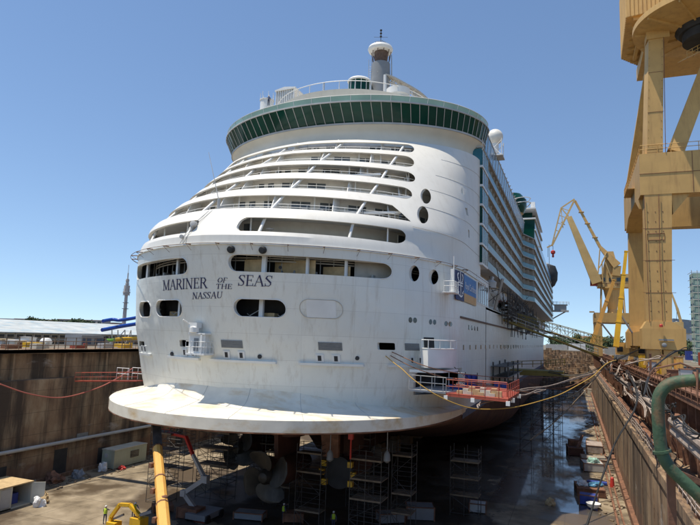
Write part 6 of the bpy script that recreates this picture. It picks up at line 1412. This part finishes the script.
# port quay clutter: water slides etc
sl = thing('water_slide','big blue tube slides with yellow and green chutes stored on the port quay','slides',(-60,60,QZ))
S1 = smoothpath([ax(103,321,-60),ax(112,319.5,-60),ax(122,320,-58),ax(145,316,-57)],5); MB().tube(S1,.36,12).build('upper_tube', M['slideblue'], sl)
S1 = smoothpath([ax(102,330,-59),ax(110,328.5,-59),ax(120,326.5,-59),ax(145,322.5,-57)],5); MB().tube(S1,.4,12).build('lower_tube', M['slideblue'], sl)
S1 = smoothpath([ax(104,341,-58),ax(112,340.5,-58),ax(122,339,-58),ax(145,338,-57)],5); MB().tube(S1,.4,10).build('yellow_chute', M['yellow'], sl)
MB().tube(smoothpath([ax(104,341,-57.8),ax(111,340.4,-57.8),ax(114,340,-57.8)],4),.42,10).build('green_chute', mat('lime plastic',(.18,.42,.05),.4), sl)
mb = MB(); [mb.tube([ax(x,330,-58.5),ax(x,347,-58.5)],.12,5) for x in (112,118,125,131)]; mb.tube([ax(112,345,-58.5),ax(125,330,-58.5)],.1,5); mb.tube([ax(125,345,-58.5),ax(131,330,-58.5)],.1,5); mb.build('support_post', M['lgrey'], sl)
def quaybox(name,label,cat,px0,py0,px1,py1,X,d,m,roof=None):
    a, b = ax(px0,py0,X), ax(px1,py1,X); t = thing(name,label,cat,(X,a.y,QZ)); mb = MB(); mb.box((X-d,a.y,QZ),(X,b.y,a.z)); mb.build('body', M[m], t, False)
    mb = MB(); mb.box((X,a.y+.3,QZ+.3),(X+.05,a.y+(b.y-a.y)*.4,a.z-.5)); mb.box((X,a.y+(b.y-a.y)*.55,QZ+.3),(X+.05,b.y-.3,a.z-.5)); mb.build('panel', M['grey'] if m!='grey' else M['bootop'], t, False)
    if roof: mb = MB(); mb.box((X-d-.1,a.y-.1,a.z),(X+.1,b.y+.1,a.z+.15)); mb.build('roof', M[roof], t, False)
    return t
gb = quaybox('grey_tank','dark blue grey tank with a sloped end on the port quay','tank',82,335,104,350,-50,4,'grey')
a = ax(104,336,-50); b = ax(110,343,-50); mb = MB(); mb.prism([(-54,a.y,QZ),(-54,a.y,a.z),(-54,b.y,b.z),(-54,b.y,QZ)],(4,0,0)); mb.build('sloped_end', M['grey'], gb, False)
quaybox('yellow_generator','yellow generator on the port quay','generator',26,342.5,44,350,-45,2,'yellow')
quaybox('white_hut','small white hut beside the yellow generator, left of it','hut',15,341,25,350,-46,2,'container','white')
quaybox('grey_hut','low grey hut near the left edge of the port quay','hut',2,340,13,350,-48,2,'lgrey','ply')
quaybox('pale_hut','pale hut behind the yellow generator with a peaked roof','hut',29,338,36,343,-52,2,'white','white')
quaybox('yellow_van','small yellow machine behind the slides at the ship side','machine',121,344,130,350,-44,2,'yellow')
p = ax(46,341,-50); mb = MB(); mb.lathe([(.9,-.7),(1.0,-.1),(.7,.4),(.1,.6)],p,(0,0,1),14); mb.tube([p,(p.x,p.y,QZ)],.4,8); o = mb.build('white_dome', M['white'], None); tag(o,'small white domed vent on the port quay between the generator and the tank','vent')
mb = MB()
for k in range(30): y = 6+k*1.9; mb.box((LW-1.9,y,QZ),(LW-1.8,y+.12,QZ+1.7)); 
for z in (.5,1.1,1.6): mb.box((LW-1.88,6,QZ+z),(LW-1.82,62,QZ+z+.07))
o = mb.build('mesh_fence', M['plank'], None, False); tag(o,'rusty brown fence behind the railing of the port quay','fence')
for k,(y,h) in enumerate(((9,.8),(13,.6),(17.5,.7),(24.5,.5),(30,.8),(34.5,.6),(41,.7))):
    mb = MB(); mb.box((LW-4.5,y,QZ),(LW-3.2,y+1.6,QZ+h)); mb.lathe([(.3,0),(.3,h+.3)],(LW-3.9,y+2.4,QZ),(0,0,1),10); o = mb.build('quay_crate', [M['ply'],M['rust'],M['container'],M['orange'],M['lgrey'],M['yellow'],M['rust']][k], None, False); tag(o,['plywood crate nearest the left edge of the port quay','rusty crate second from the left behind the port fence','cream crate behind the port fence left of the generator','orange crate behind the port fence under the generator','grey crate behind the port fence right of the generator','yellow crate behind the port fence before the tank','rusty crate behind the port fence near the ship'][k],'crate')
# dock head beyond the ship: banks, houses, trees
q = random.Random(12)
for k in range(15):
    px = 556+k*4.2+q.uniform(-1,1); D_ = q.uniform(330,420); g_ = ay(px,345,D_); tree('green tree at the head of the dock beyond the gangway', g_.x, D_, q.uniform(6,10), q.uniform(4.5,7), 80+k, group='trees beyond the head of the dock')
for k,(px,w,h) in enumerate(((568,10,6),(577,12,5),(586,8,9),(603,12,8),(618,10,5))):
    D_ = 430+k*12; g_ = ay(px,345,D_); wbuild('white_house',['low white house with red roof left of the others at the head of the dock','long white house in the middle of the head of the dock','tall narrow white house at the head of the dock','white block seen through the far crane portal','small white house right of the far crane portal'][k],'house',g_.x-w/2,g_.x+w/2,D_,D_+9,h,'whitewall','tile',2,3,pitched=1.5,zb=QZ)
q2 = random.Random(2)
for k in range(4):
    x = 30+k*2.5; o = crate('tan_crate',['pale block on the floor at the far end, leftmost of four','pale block at the far end, second from the left','pale block at the far end, third from the left','pale block at the far end against the starboard wall'][k],'block',x,205+k*9,2,3,2.2,M['container'])
# warehouse at right, green net tower, small distant crane
a = ay(675,319,330); wh = thing('warehouse','white warehouse with blue grey roof at the right edge, far off','building',(a.x+25,340,QZ))
MB().box((a.x,330,QZ),(a.x+70,370,ay(680,333,330).z)).build('wall', M['whitewall'], wh, False); z1 = ay(680,333,330).z
mb = MB(); mb.prism([(a.x-1,329,z1),(a.x-1,329,ay(676,318.5,330).z),(a.x+70,329,ay(676,325,330).z-3),(a.x+70,329,z1)],(0,42,0)); mb.build('roof', M['whroof'], wh, False)
for k in range(3): MB().box((a.x+9+k*14,329.85,QZ+1.5),(a.x+14+k*14,330.02,QZ+6)).build('door', M['bblue'], wh, False)
g0, g1 = ay(694.5,345,120), ay(703,272,120); nt = thing('netted_tower','pale green netted scaffold tower at the right edge','tower',(g0.x,120,QZ)); zt_ = g1.z
MB().box((g0.x+.3,120.3,QZ),(g0.x+4.7,124.7,zt_-.2)).build('core', M['slime'], nt, False)
mb = MB()
for k in range(14):
    z = QZ+(zt_-QZ)*k/13; mb.tube([(g0.x,120,z),(g0.x+5,120,z)],.07,4); mb.tube([(g0.x,120,z),(g0.x,125,z)],.07,4)
for d in range(5): mb.tube([(g0.x+d*1.25,119.95,QZ),(g0.x+d*1.25,119.95,zt_+.5)],.07,4)
mb.build('scaffold_tube', M['lgrey'], nt)
a, b, c = ay(681,322,300), ay(669,286,300), ay(677,308,300); dc = thing('distant_crane','small pale crane jib far off between the big crane leg and the warehouse','crane',(a.x,300,QZ))
mb = MB(); mb.bar(b,c,.5,.6,1.0,1.2,up=(0,1,0)); mb.bar(c,a,1.2,1.2,up=(0,1,0)); mb.box((a.x-3,299,QZ),(a.x+1,303,a.z)); mb.build('jib', M['crane2'], dc, False)
d_ = ay(677,321,300); mb = MB(); mb.tube([c,Vector((c.x-.5,300,d_.z))],.1,4); mb.build('wire', M['black'], dc); MB().lathe([(.1,0),(.8,-.5),(.8,-1.6),(.1,-2.2)],(c.x-.5,300,d_.z),(0,0,1),10).build('hook', M['grey'], dc)


cols = ['container','orange','blue','rust','lgrey','crane','green','white']
def yardbox(name,label,cat,x,y,w,d,h,m,z=QZ):
    t = thing(name,label,cat,(x,y,z)); mb = MB(); mb.box((x-w/2,y-d/2,z),(x+w/2,y+d/2,z+h)); mb.build('body', M[m], t, False)
    mb = MB(); [mb.box((x-w/2-.03,y-d/2+.4*k,z+.1),(x-w/2,y-d/2+.4*k+.2,z+h-.1)) for k in range(int(d/.4))]; [mb.box((x-w/2+.3*k,y-d/2-.03,z+.1),(x-w/2+.3*k+.15,y-d/2,z+h-.1)) for k in range(int(w/.3))]; mb.build('corrugation', M[m], t, False); return t
YB = [('white site container behind the big crane foot',53,60,2.6,12,2.6,'white'),('orange container right of the crane foot',58,90,6,2.6,2.6,'orange'),('cream container beyond the far crane leg',47,120,6,2.6,2.6,'container'),('rusty container beyond the mobile cranes',44.5,140,2.6,8,2.6,'rust'),('blue container near the warehouse',66,150,8,2.6,2.6,'blue'),
 ('grey container at the far end of the starboard quay',46,210,6,8,2.8,'lgrey'),('pale container stack beyond the far crane',56,230,8,6,5.2,'container'),('ochre shed in the distance right of the far crane',74,260,14,10,5,'crane'),('white shed at the dock head, left of the far crane',33,312,9,6,4,'white'),('low grey shed at the dock head below the trees',22,318,12,6,3.2,'lgrey'),('green container at the dock head',43,306,6,3,2.6,'green')]
for l,x,y,w,d,h,m in YB: yardbox('container' if 'container' in l else 'shed', l, 'container' if 'container' in l else 'shed', x,y,w,d,h,m)
q = random.Random(31)
for k in range(26):
    x = q.uniform(56,150); y = q.uniform(200,330); tree('roadside tree on the starboard side yard far behind the crane', x, y, q.uniform(5,8), q.uniform(3,5), 300+k, group='roadside trees far behind the crane')
# stanchions, reels and bollards along the starboard coping
for k,(y,l) in enumerate(((12,'nearest rusty bollard on the starboard coping'),(29,'second rusty bollard on the starboard coping'),(57,'rusty bollard between crane legs on the coping'),(88,'rusty bollard beyond the far crane leg'))):
    mb = MB(); mb.lathe([(.35,0),(.25,.15),(.22,.5),(.42,.6),(.42,.75),(.1,.85)],(43.6,y,QZ),(0,0,1),14); o = mb.build('bollard', M['rust'], None); tag(o,l,'bollard')
rn2 = random.Random(44)
for k in range(13):
    y = 20+k*9+rn2.uniform(-2,2); m = rn2.choice(['yellow','orangeboom','crane','rust','lgrey']); t = thing('hose_pump','small power unit in the row along the starboard coping','unit',(40.9,y,QZ),'power units along the starboard coping')
    h = rn2.uniform(.7,1.5); mb = MB(); mb.box((41.2,y,QZ),(42.2,y+1.1,QZ+h)); mb.build('body', M[m], t, False); mb = MB(); mb.box((41.15,y-.05,QZ+h),(42.25,y+1.15,QZ+h+.08)); mb.tube([(41.4,y,QZ+h*.6),(40.8,y-.5,QZ+.2),(40.2,y-.8,QZ-.7)],.06,5); mb.build('lid', M['rust'], t, False)
scaffold(-20.5,24,3.0,2.2,8.5,'scaffold tower at the far left under the stern, behind the leftmost one')
scaffold(-12.5,34,5.0,2.2,9.0,'wide scaffold far back on the port side under the hull')
scaffold(-4.5,23,3.6,2.2,7.5,'scaffold tower between the two propellers, set back')
scaffold(17.5,30,3.4,2.2,7.0,'low scaffold tower in the ship shadow at the right')
scaffold(5.0,27,3.0,2.0,8.0,'scaffold tower hidden in shadow behind the pod hub')
scaffold(-20,40,6.0,2.2,10.0,'long scaffold on the port side of the hull in the distance')
for k,(x,y,w,h,l) in enumerate(((-9,14.5,2.6,1.2,'dark crate on the floor left of the propellers'),(-3,17.5,3.4,.8,'low steel table under the big propeller'),(1.8,19,2.2,1.0,'steel box behind the big propeller on the floor'),(11.8,24,3,1.1,'dark pallet load between the scaffolds'),(-13.5,15.2,2.2,.7,'pallet beside the leftmost scaffold'))): crate('work_crate',l,'crate',x,y,w,1.6,h,M['grey' if k%2 else 'rust'],.2*k)
# ================================================================== PEOPLE
def person(loc, rz, label, pose, shirt='shirt', vest=True, s=1.0):
    x,y,z = loc; t = thing('person', label, 'person', loc)
    J = {'pel':(0,0,.98),'ch':(0,-.02,1.28),'nk':(0,-.02,1.50),'hd':(0,-.03,1.60),'ht':(0,-.02,1.74)}
    lean = pose.get('lean',0)
    for k in ('ch','nk','hd','ht'): v = J[k]; h = v[2]-.98; J[k] = (v[0], v[1]-math.sin(lean)*h, .98+h*math.cos(lean))
    E_ = [('pel','ch'),('ch','nk'),('nk','hd'),('hd','ht')]; Rr = {'pel':.145,'ch':.155,'nk':.062,'hd':.088,'ht':.07}
    for s_,n in ((-1,'l'),(1,'r')):
        la = pose.get('leg'+n,(0,0)); kn = (s_*.10,-.5*math.sin(la[0])*.9,.98-.48*math.cos(la[0])); an = (s_*.11,kn[1]+.45*math.sin(la[1]),kn[2]-.44*math.cos(la[1]))
        J.update({'hp'+n:(s_*.09,0,.93),'kn'+n:kn,'an'+n:an,'to'+n:(s_*.13,an[1]-.17,an[2]-.05)}); Rr.update({'hp'+n:.09,'kn'+n:.062,'an'+n:.045,'to'+n:.035}); E_ += [('pel','hp'+n),('hp'+n,'kn'+n),('kn'+n,'an'+n),('an'+n,'to'+n)]
        c = J['nk']; sh = (s_*.19,c[1],c[2]-.07); ar = pose.get('arm'+n,(.15,.2,.08)); el = (sh[0]+s_*ar[2],sh[1]-.29*math.sin(ar[0]),sh[2]-.29*math.cos(ar[0])); a2 = ar[0]+ar[1]; wr = (el[0],el[1]-.25*math.sin(a2),el[2]-.25*math.cos(a2)); pm = (wr[0],wr[1]-.07*math.sin(a2),wr[2]-.07*math.cos(a2))
        J.update({'sh'+n:sh,'el'+n:el,'wr'+n:wr,'pm'+n:pm}); Rr.update({'sh'+n:.062,'el'+n:.045,'wr'+n:.028,'pm'+n:.035}); E_ += [('ch','sh'+n),('sh'+n,'el'+n),('el'+n,'wr'+n),('wr'+n,'pm'+n)]
        for f in range(5):
            th = f == 0; l = .055 if th else [.07,.078,.072,.058][f-1]; off = -.035 if th else -.024+.016*(f-1)
            b0 = (pm[0]+(-s_*.012 if not th else -s_*.03), pm[1]+off-(.01 if th else 0), pm[2]-(.01 if th else .02)); b1 = (b0[0]-s_*(.012 if not th else .02), b0[1]-l*.55*math.sin(a2)-(.01 if th else 0), b0[2]-l*.55); b2 = (b1[0]-s_*.018, b1[1]-l*.4*math.sin(a2+.5), b1[2]-l*.38)
            for i_,b_ in enumerate((b0,b1,b2)): J['f%s%d%d'%(n,f,i_)] = b_; Rr['f%s%d%d'%(n,f,i_)] = .0095-.001*i_
            E_ += [('pm'+n,'f%s%d0'%(n,f)),('f%s%d0'%(n,f),'f%s%d1'%(n,f)),('f%s%d1'%(n,f),'f%s%d2'%(n,f))]
    keys = list(J); me = bpy.data.meshes.new('body'); me.from_pydata([Vector(J[k])*s for k in keys],[(keys.index(a),keys.index(b)) for a,b in E_],[])
    o = bpy.data.objects.new('body', me); COL.objects.link(o); md = o.modifiers.new('s','SKIN'); sv = me.skin_vertices[0].data
    for i,k in enumerate(keys): sv[i].radius = (Rr[k]*s,Rr[k]*s*(.72 if k in('pel','ch') else 1)); sv[i].use_root = (k == 'pel')
    sb = o.modifiers.new('u','SUBSURF'); sb.levels = sb.render_levels = 1
    bpy.context.view_layer.update(); nm = bpy.data.meshes.new_from_object(o.evaluated_get(bpy.context.evaluated_depsgraph_get())); o.modifiers.clear(); o.data = nm
    nm.materials.clear(); [nm.materials.append(M[k]) for k in ('skin',shirt,'trouser','black')]
    for p in nm.polygons:
        c = p.center/s; p.use_smooth = True
        d_h = (c-Vector(J['hd'])).length
        if c.z > J['nk'][2]-.0 and d_h < .25: i = 0
        elif min((c-Vector(J['pml'])).length,(c-Vector(J['pmr'])).length) < .15: i = 0
        elif c.z < .10: i = 3
        elif c.z < .95: i = 2 if min((c-Vector(J['wrl'])).length,(c-Vector(J['wrr'])).length) > .14 else 1
        else: i = 1
        p.material_index = i
    o.parent = t
    h = Vector(J['hd'])*s; P = lambda v: v+Vector(loc)
    mb = MB(); mb.lathe([(.128,.02),(.125,.03),(.118,.07),(.09,.125),(.03,.15),(.002,.152)],P(h+Vector((0,0,.03))),(0,0,1),14); mb.box(P(h+Vector((-.07,-.17,.045))),P(h+Vector((.07,-.1,.06)))); mb.build('helmet', M['helmet'], t)
    mb = MB(); [mb.box(P(h+Vector((sx*.035-.012,-.088,.0))),P(h+Vector((sx*.035+.012,-.08,.016)))) for sx in (-1,1)]; mb.box(P(h+Vector((-.025,-.086,-.055))),P(h+Vector((.025,-.078,-.045)))); mb.build('face_features', M['black'], t)
    mb = MB(); mb.prism([P(h+Vector((-.012,-.085,.0))),P(h+Vector((.012,-.085,.0))),P(h+Vector((0,-.108,-.028)))],(0,.02,0)); mb.build('nose', M['skin'], t)
    if vest:
        c = Vector(J['ch'])*s; n_ = Vector(J['nk'])*s; pz = Vector(J['pel'])*s; mb = MB(); rr = []
        for v,a_,b_ in ((pz,.175,.14),(c.lerp(pz,.5),.178,.145),(c,.19,.15),(n_-Vector((0,0,.06)),.175,.12),(n_-Vector((0,0,.01)),.09,.08)): rr.append([P(v+Vector((a_*s*math.cos(k*math.pi/8),b_*s*math.sin(k*math.pi/8),0))) for k in range(16)])
        mb.grid(rr, closed=True); mb.build('hi_vis_vest', M['vest'], t)
    t.rotation_euler = (0,0,rz); return t
p = az(104.5,524,FZ); person((p.x,p.y,FZ), R(200), 'worker in white helmet and lime vest standing left of the yellow cradle', dict(armr=(.3,.7,.05),arml=(.9,.6,.02),legl=(.1,0),legr=(-.1,0)), s=1.1)
p = az(126,526,FZ); person((p.x,p.y+1.0,FZ+.5), R(60), 'worker in lime vest bending inside the yellow cradle', dict(lean=.6,armr=(.9,.4,.05),arml=(.8,.3,.05)), s=1.1)
p = ay(334,505,18.5); person((p.x,18.5,FZ+.0), R(20), 'worker in green vest under the ringed pod hub between the scaffolds', dict(arml=(.4,.9,.05)), s=1.1)
p = az(283,521,FZ); person((p.x,p.y,FZ), R(150), 'worker in vest near the large propeller in the shade', dict(armr=(1.6,.4,.0)), s=1.1)
p = ay(265,107,34); person((p.x+.5,34.2,p.z+.25), R(30), 'dark clothed person standing at the small turret on the ship roof', dict(arml=(.5,.8,.05)), vest=False, s=1.0)

# ================================================================== LIGHT, SKY, CAMERA
w = bpy.data.worlds.new('World'); scene.world = w; w.use_nodes = True; N = w.node_tree.nodes; L = w.node_tree.links
sky = N.new('ShaderNodeTexSky'); sky.sky_type = 'NISHITA'; sky.sun_disc = False
S = Vector((-.25,-.16,.955)).normalized()
sky.sun_elevation = math.asin(S.z); sky.sun_rotation = math.atan2(S.x,S.y); sky.altitude = 0; sky.air_density = 1.0; sky.dust_density = .0; sky.ozone_density = 1.4
tcw = N.new('ShaderNodeTexCoord'); va = N.new('ShaderNodeVectorMath'); va.operation = 'ADD'; va.inputs[1].default_value = (0,0,.09)
vn = N.new('ShaderNodeVectorMath'); vn.operation = 'NORMALIZE'; L.new(tcw.outputs['Generated'], va.inputs[0]); L.new(va.outputs[0], vn.inputs[0]); L.new(vn.outputs[0], sky.inputs['Vector'])
hs = N.new('ShaderNodeHueSaturation'); hs.inputs['Saturation'].default_value = 1.03; L.new(sky.outputs['Color'], hs.inputs['Color'])
L.new(hs.outputs['Color'], N['Background'].inputs['Color']); N['Background'].inputs['Strength'].default_value = .145
sl_ = bpy.data.lights.new('sun','SUN'); sl_.energy = 4.9; sl_.angle = R(.53); sl_.color = (1,.91,.76); so = bpy.data.objects.new('sun', sl_); COL.objects.link(so); so.rotation_euler = S.to_track_quat('Z','Y').to_euler()
cd = bpy.data.cameras.new('camera'); cam = bpy.data.objects.new('camera', cd); COL.objects.link(cam); scene.camera = cam
cd.sensor_fit = 'HORIZONTAL'; cd.sensor_width = 36; cd.lens = 36*FPX/700; cd.clip_start = .2; cd.clip_end = 6000
cr_, sr_ = math.cos(ROLL), math.sin(ROLL); X_ = RT*cr_+UP*sr_; Y_ = UP*cr_-RT*sr_
mtx = Matrix.Identity(4)
for i in range(3): mtx[i][0] = X_[i]; mtx[i][1] = Y_[i]; mtx[i][2] = -FW[i]; mtx[i][3] = CAM[i]
cam.matrix_world = mtx
vs = scene.view_settings; vs.view_transform = 'Standard'; vs.look = 'None'; vs.exposure = 0.14; vs.gamma = 1
scene.render.engine = 'CYCLES'; scene.cycles.max_bounces = 6; scene.cycles.diffuse_bounces = 3; scene.cycles.glossy_bounces = 3
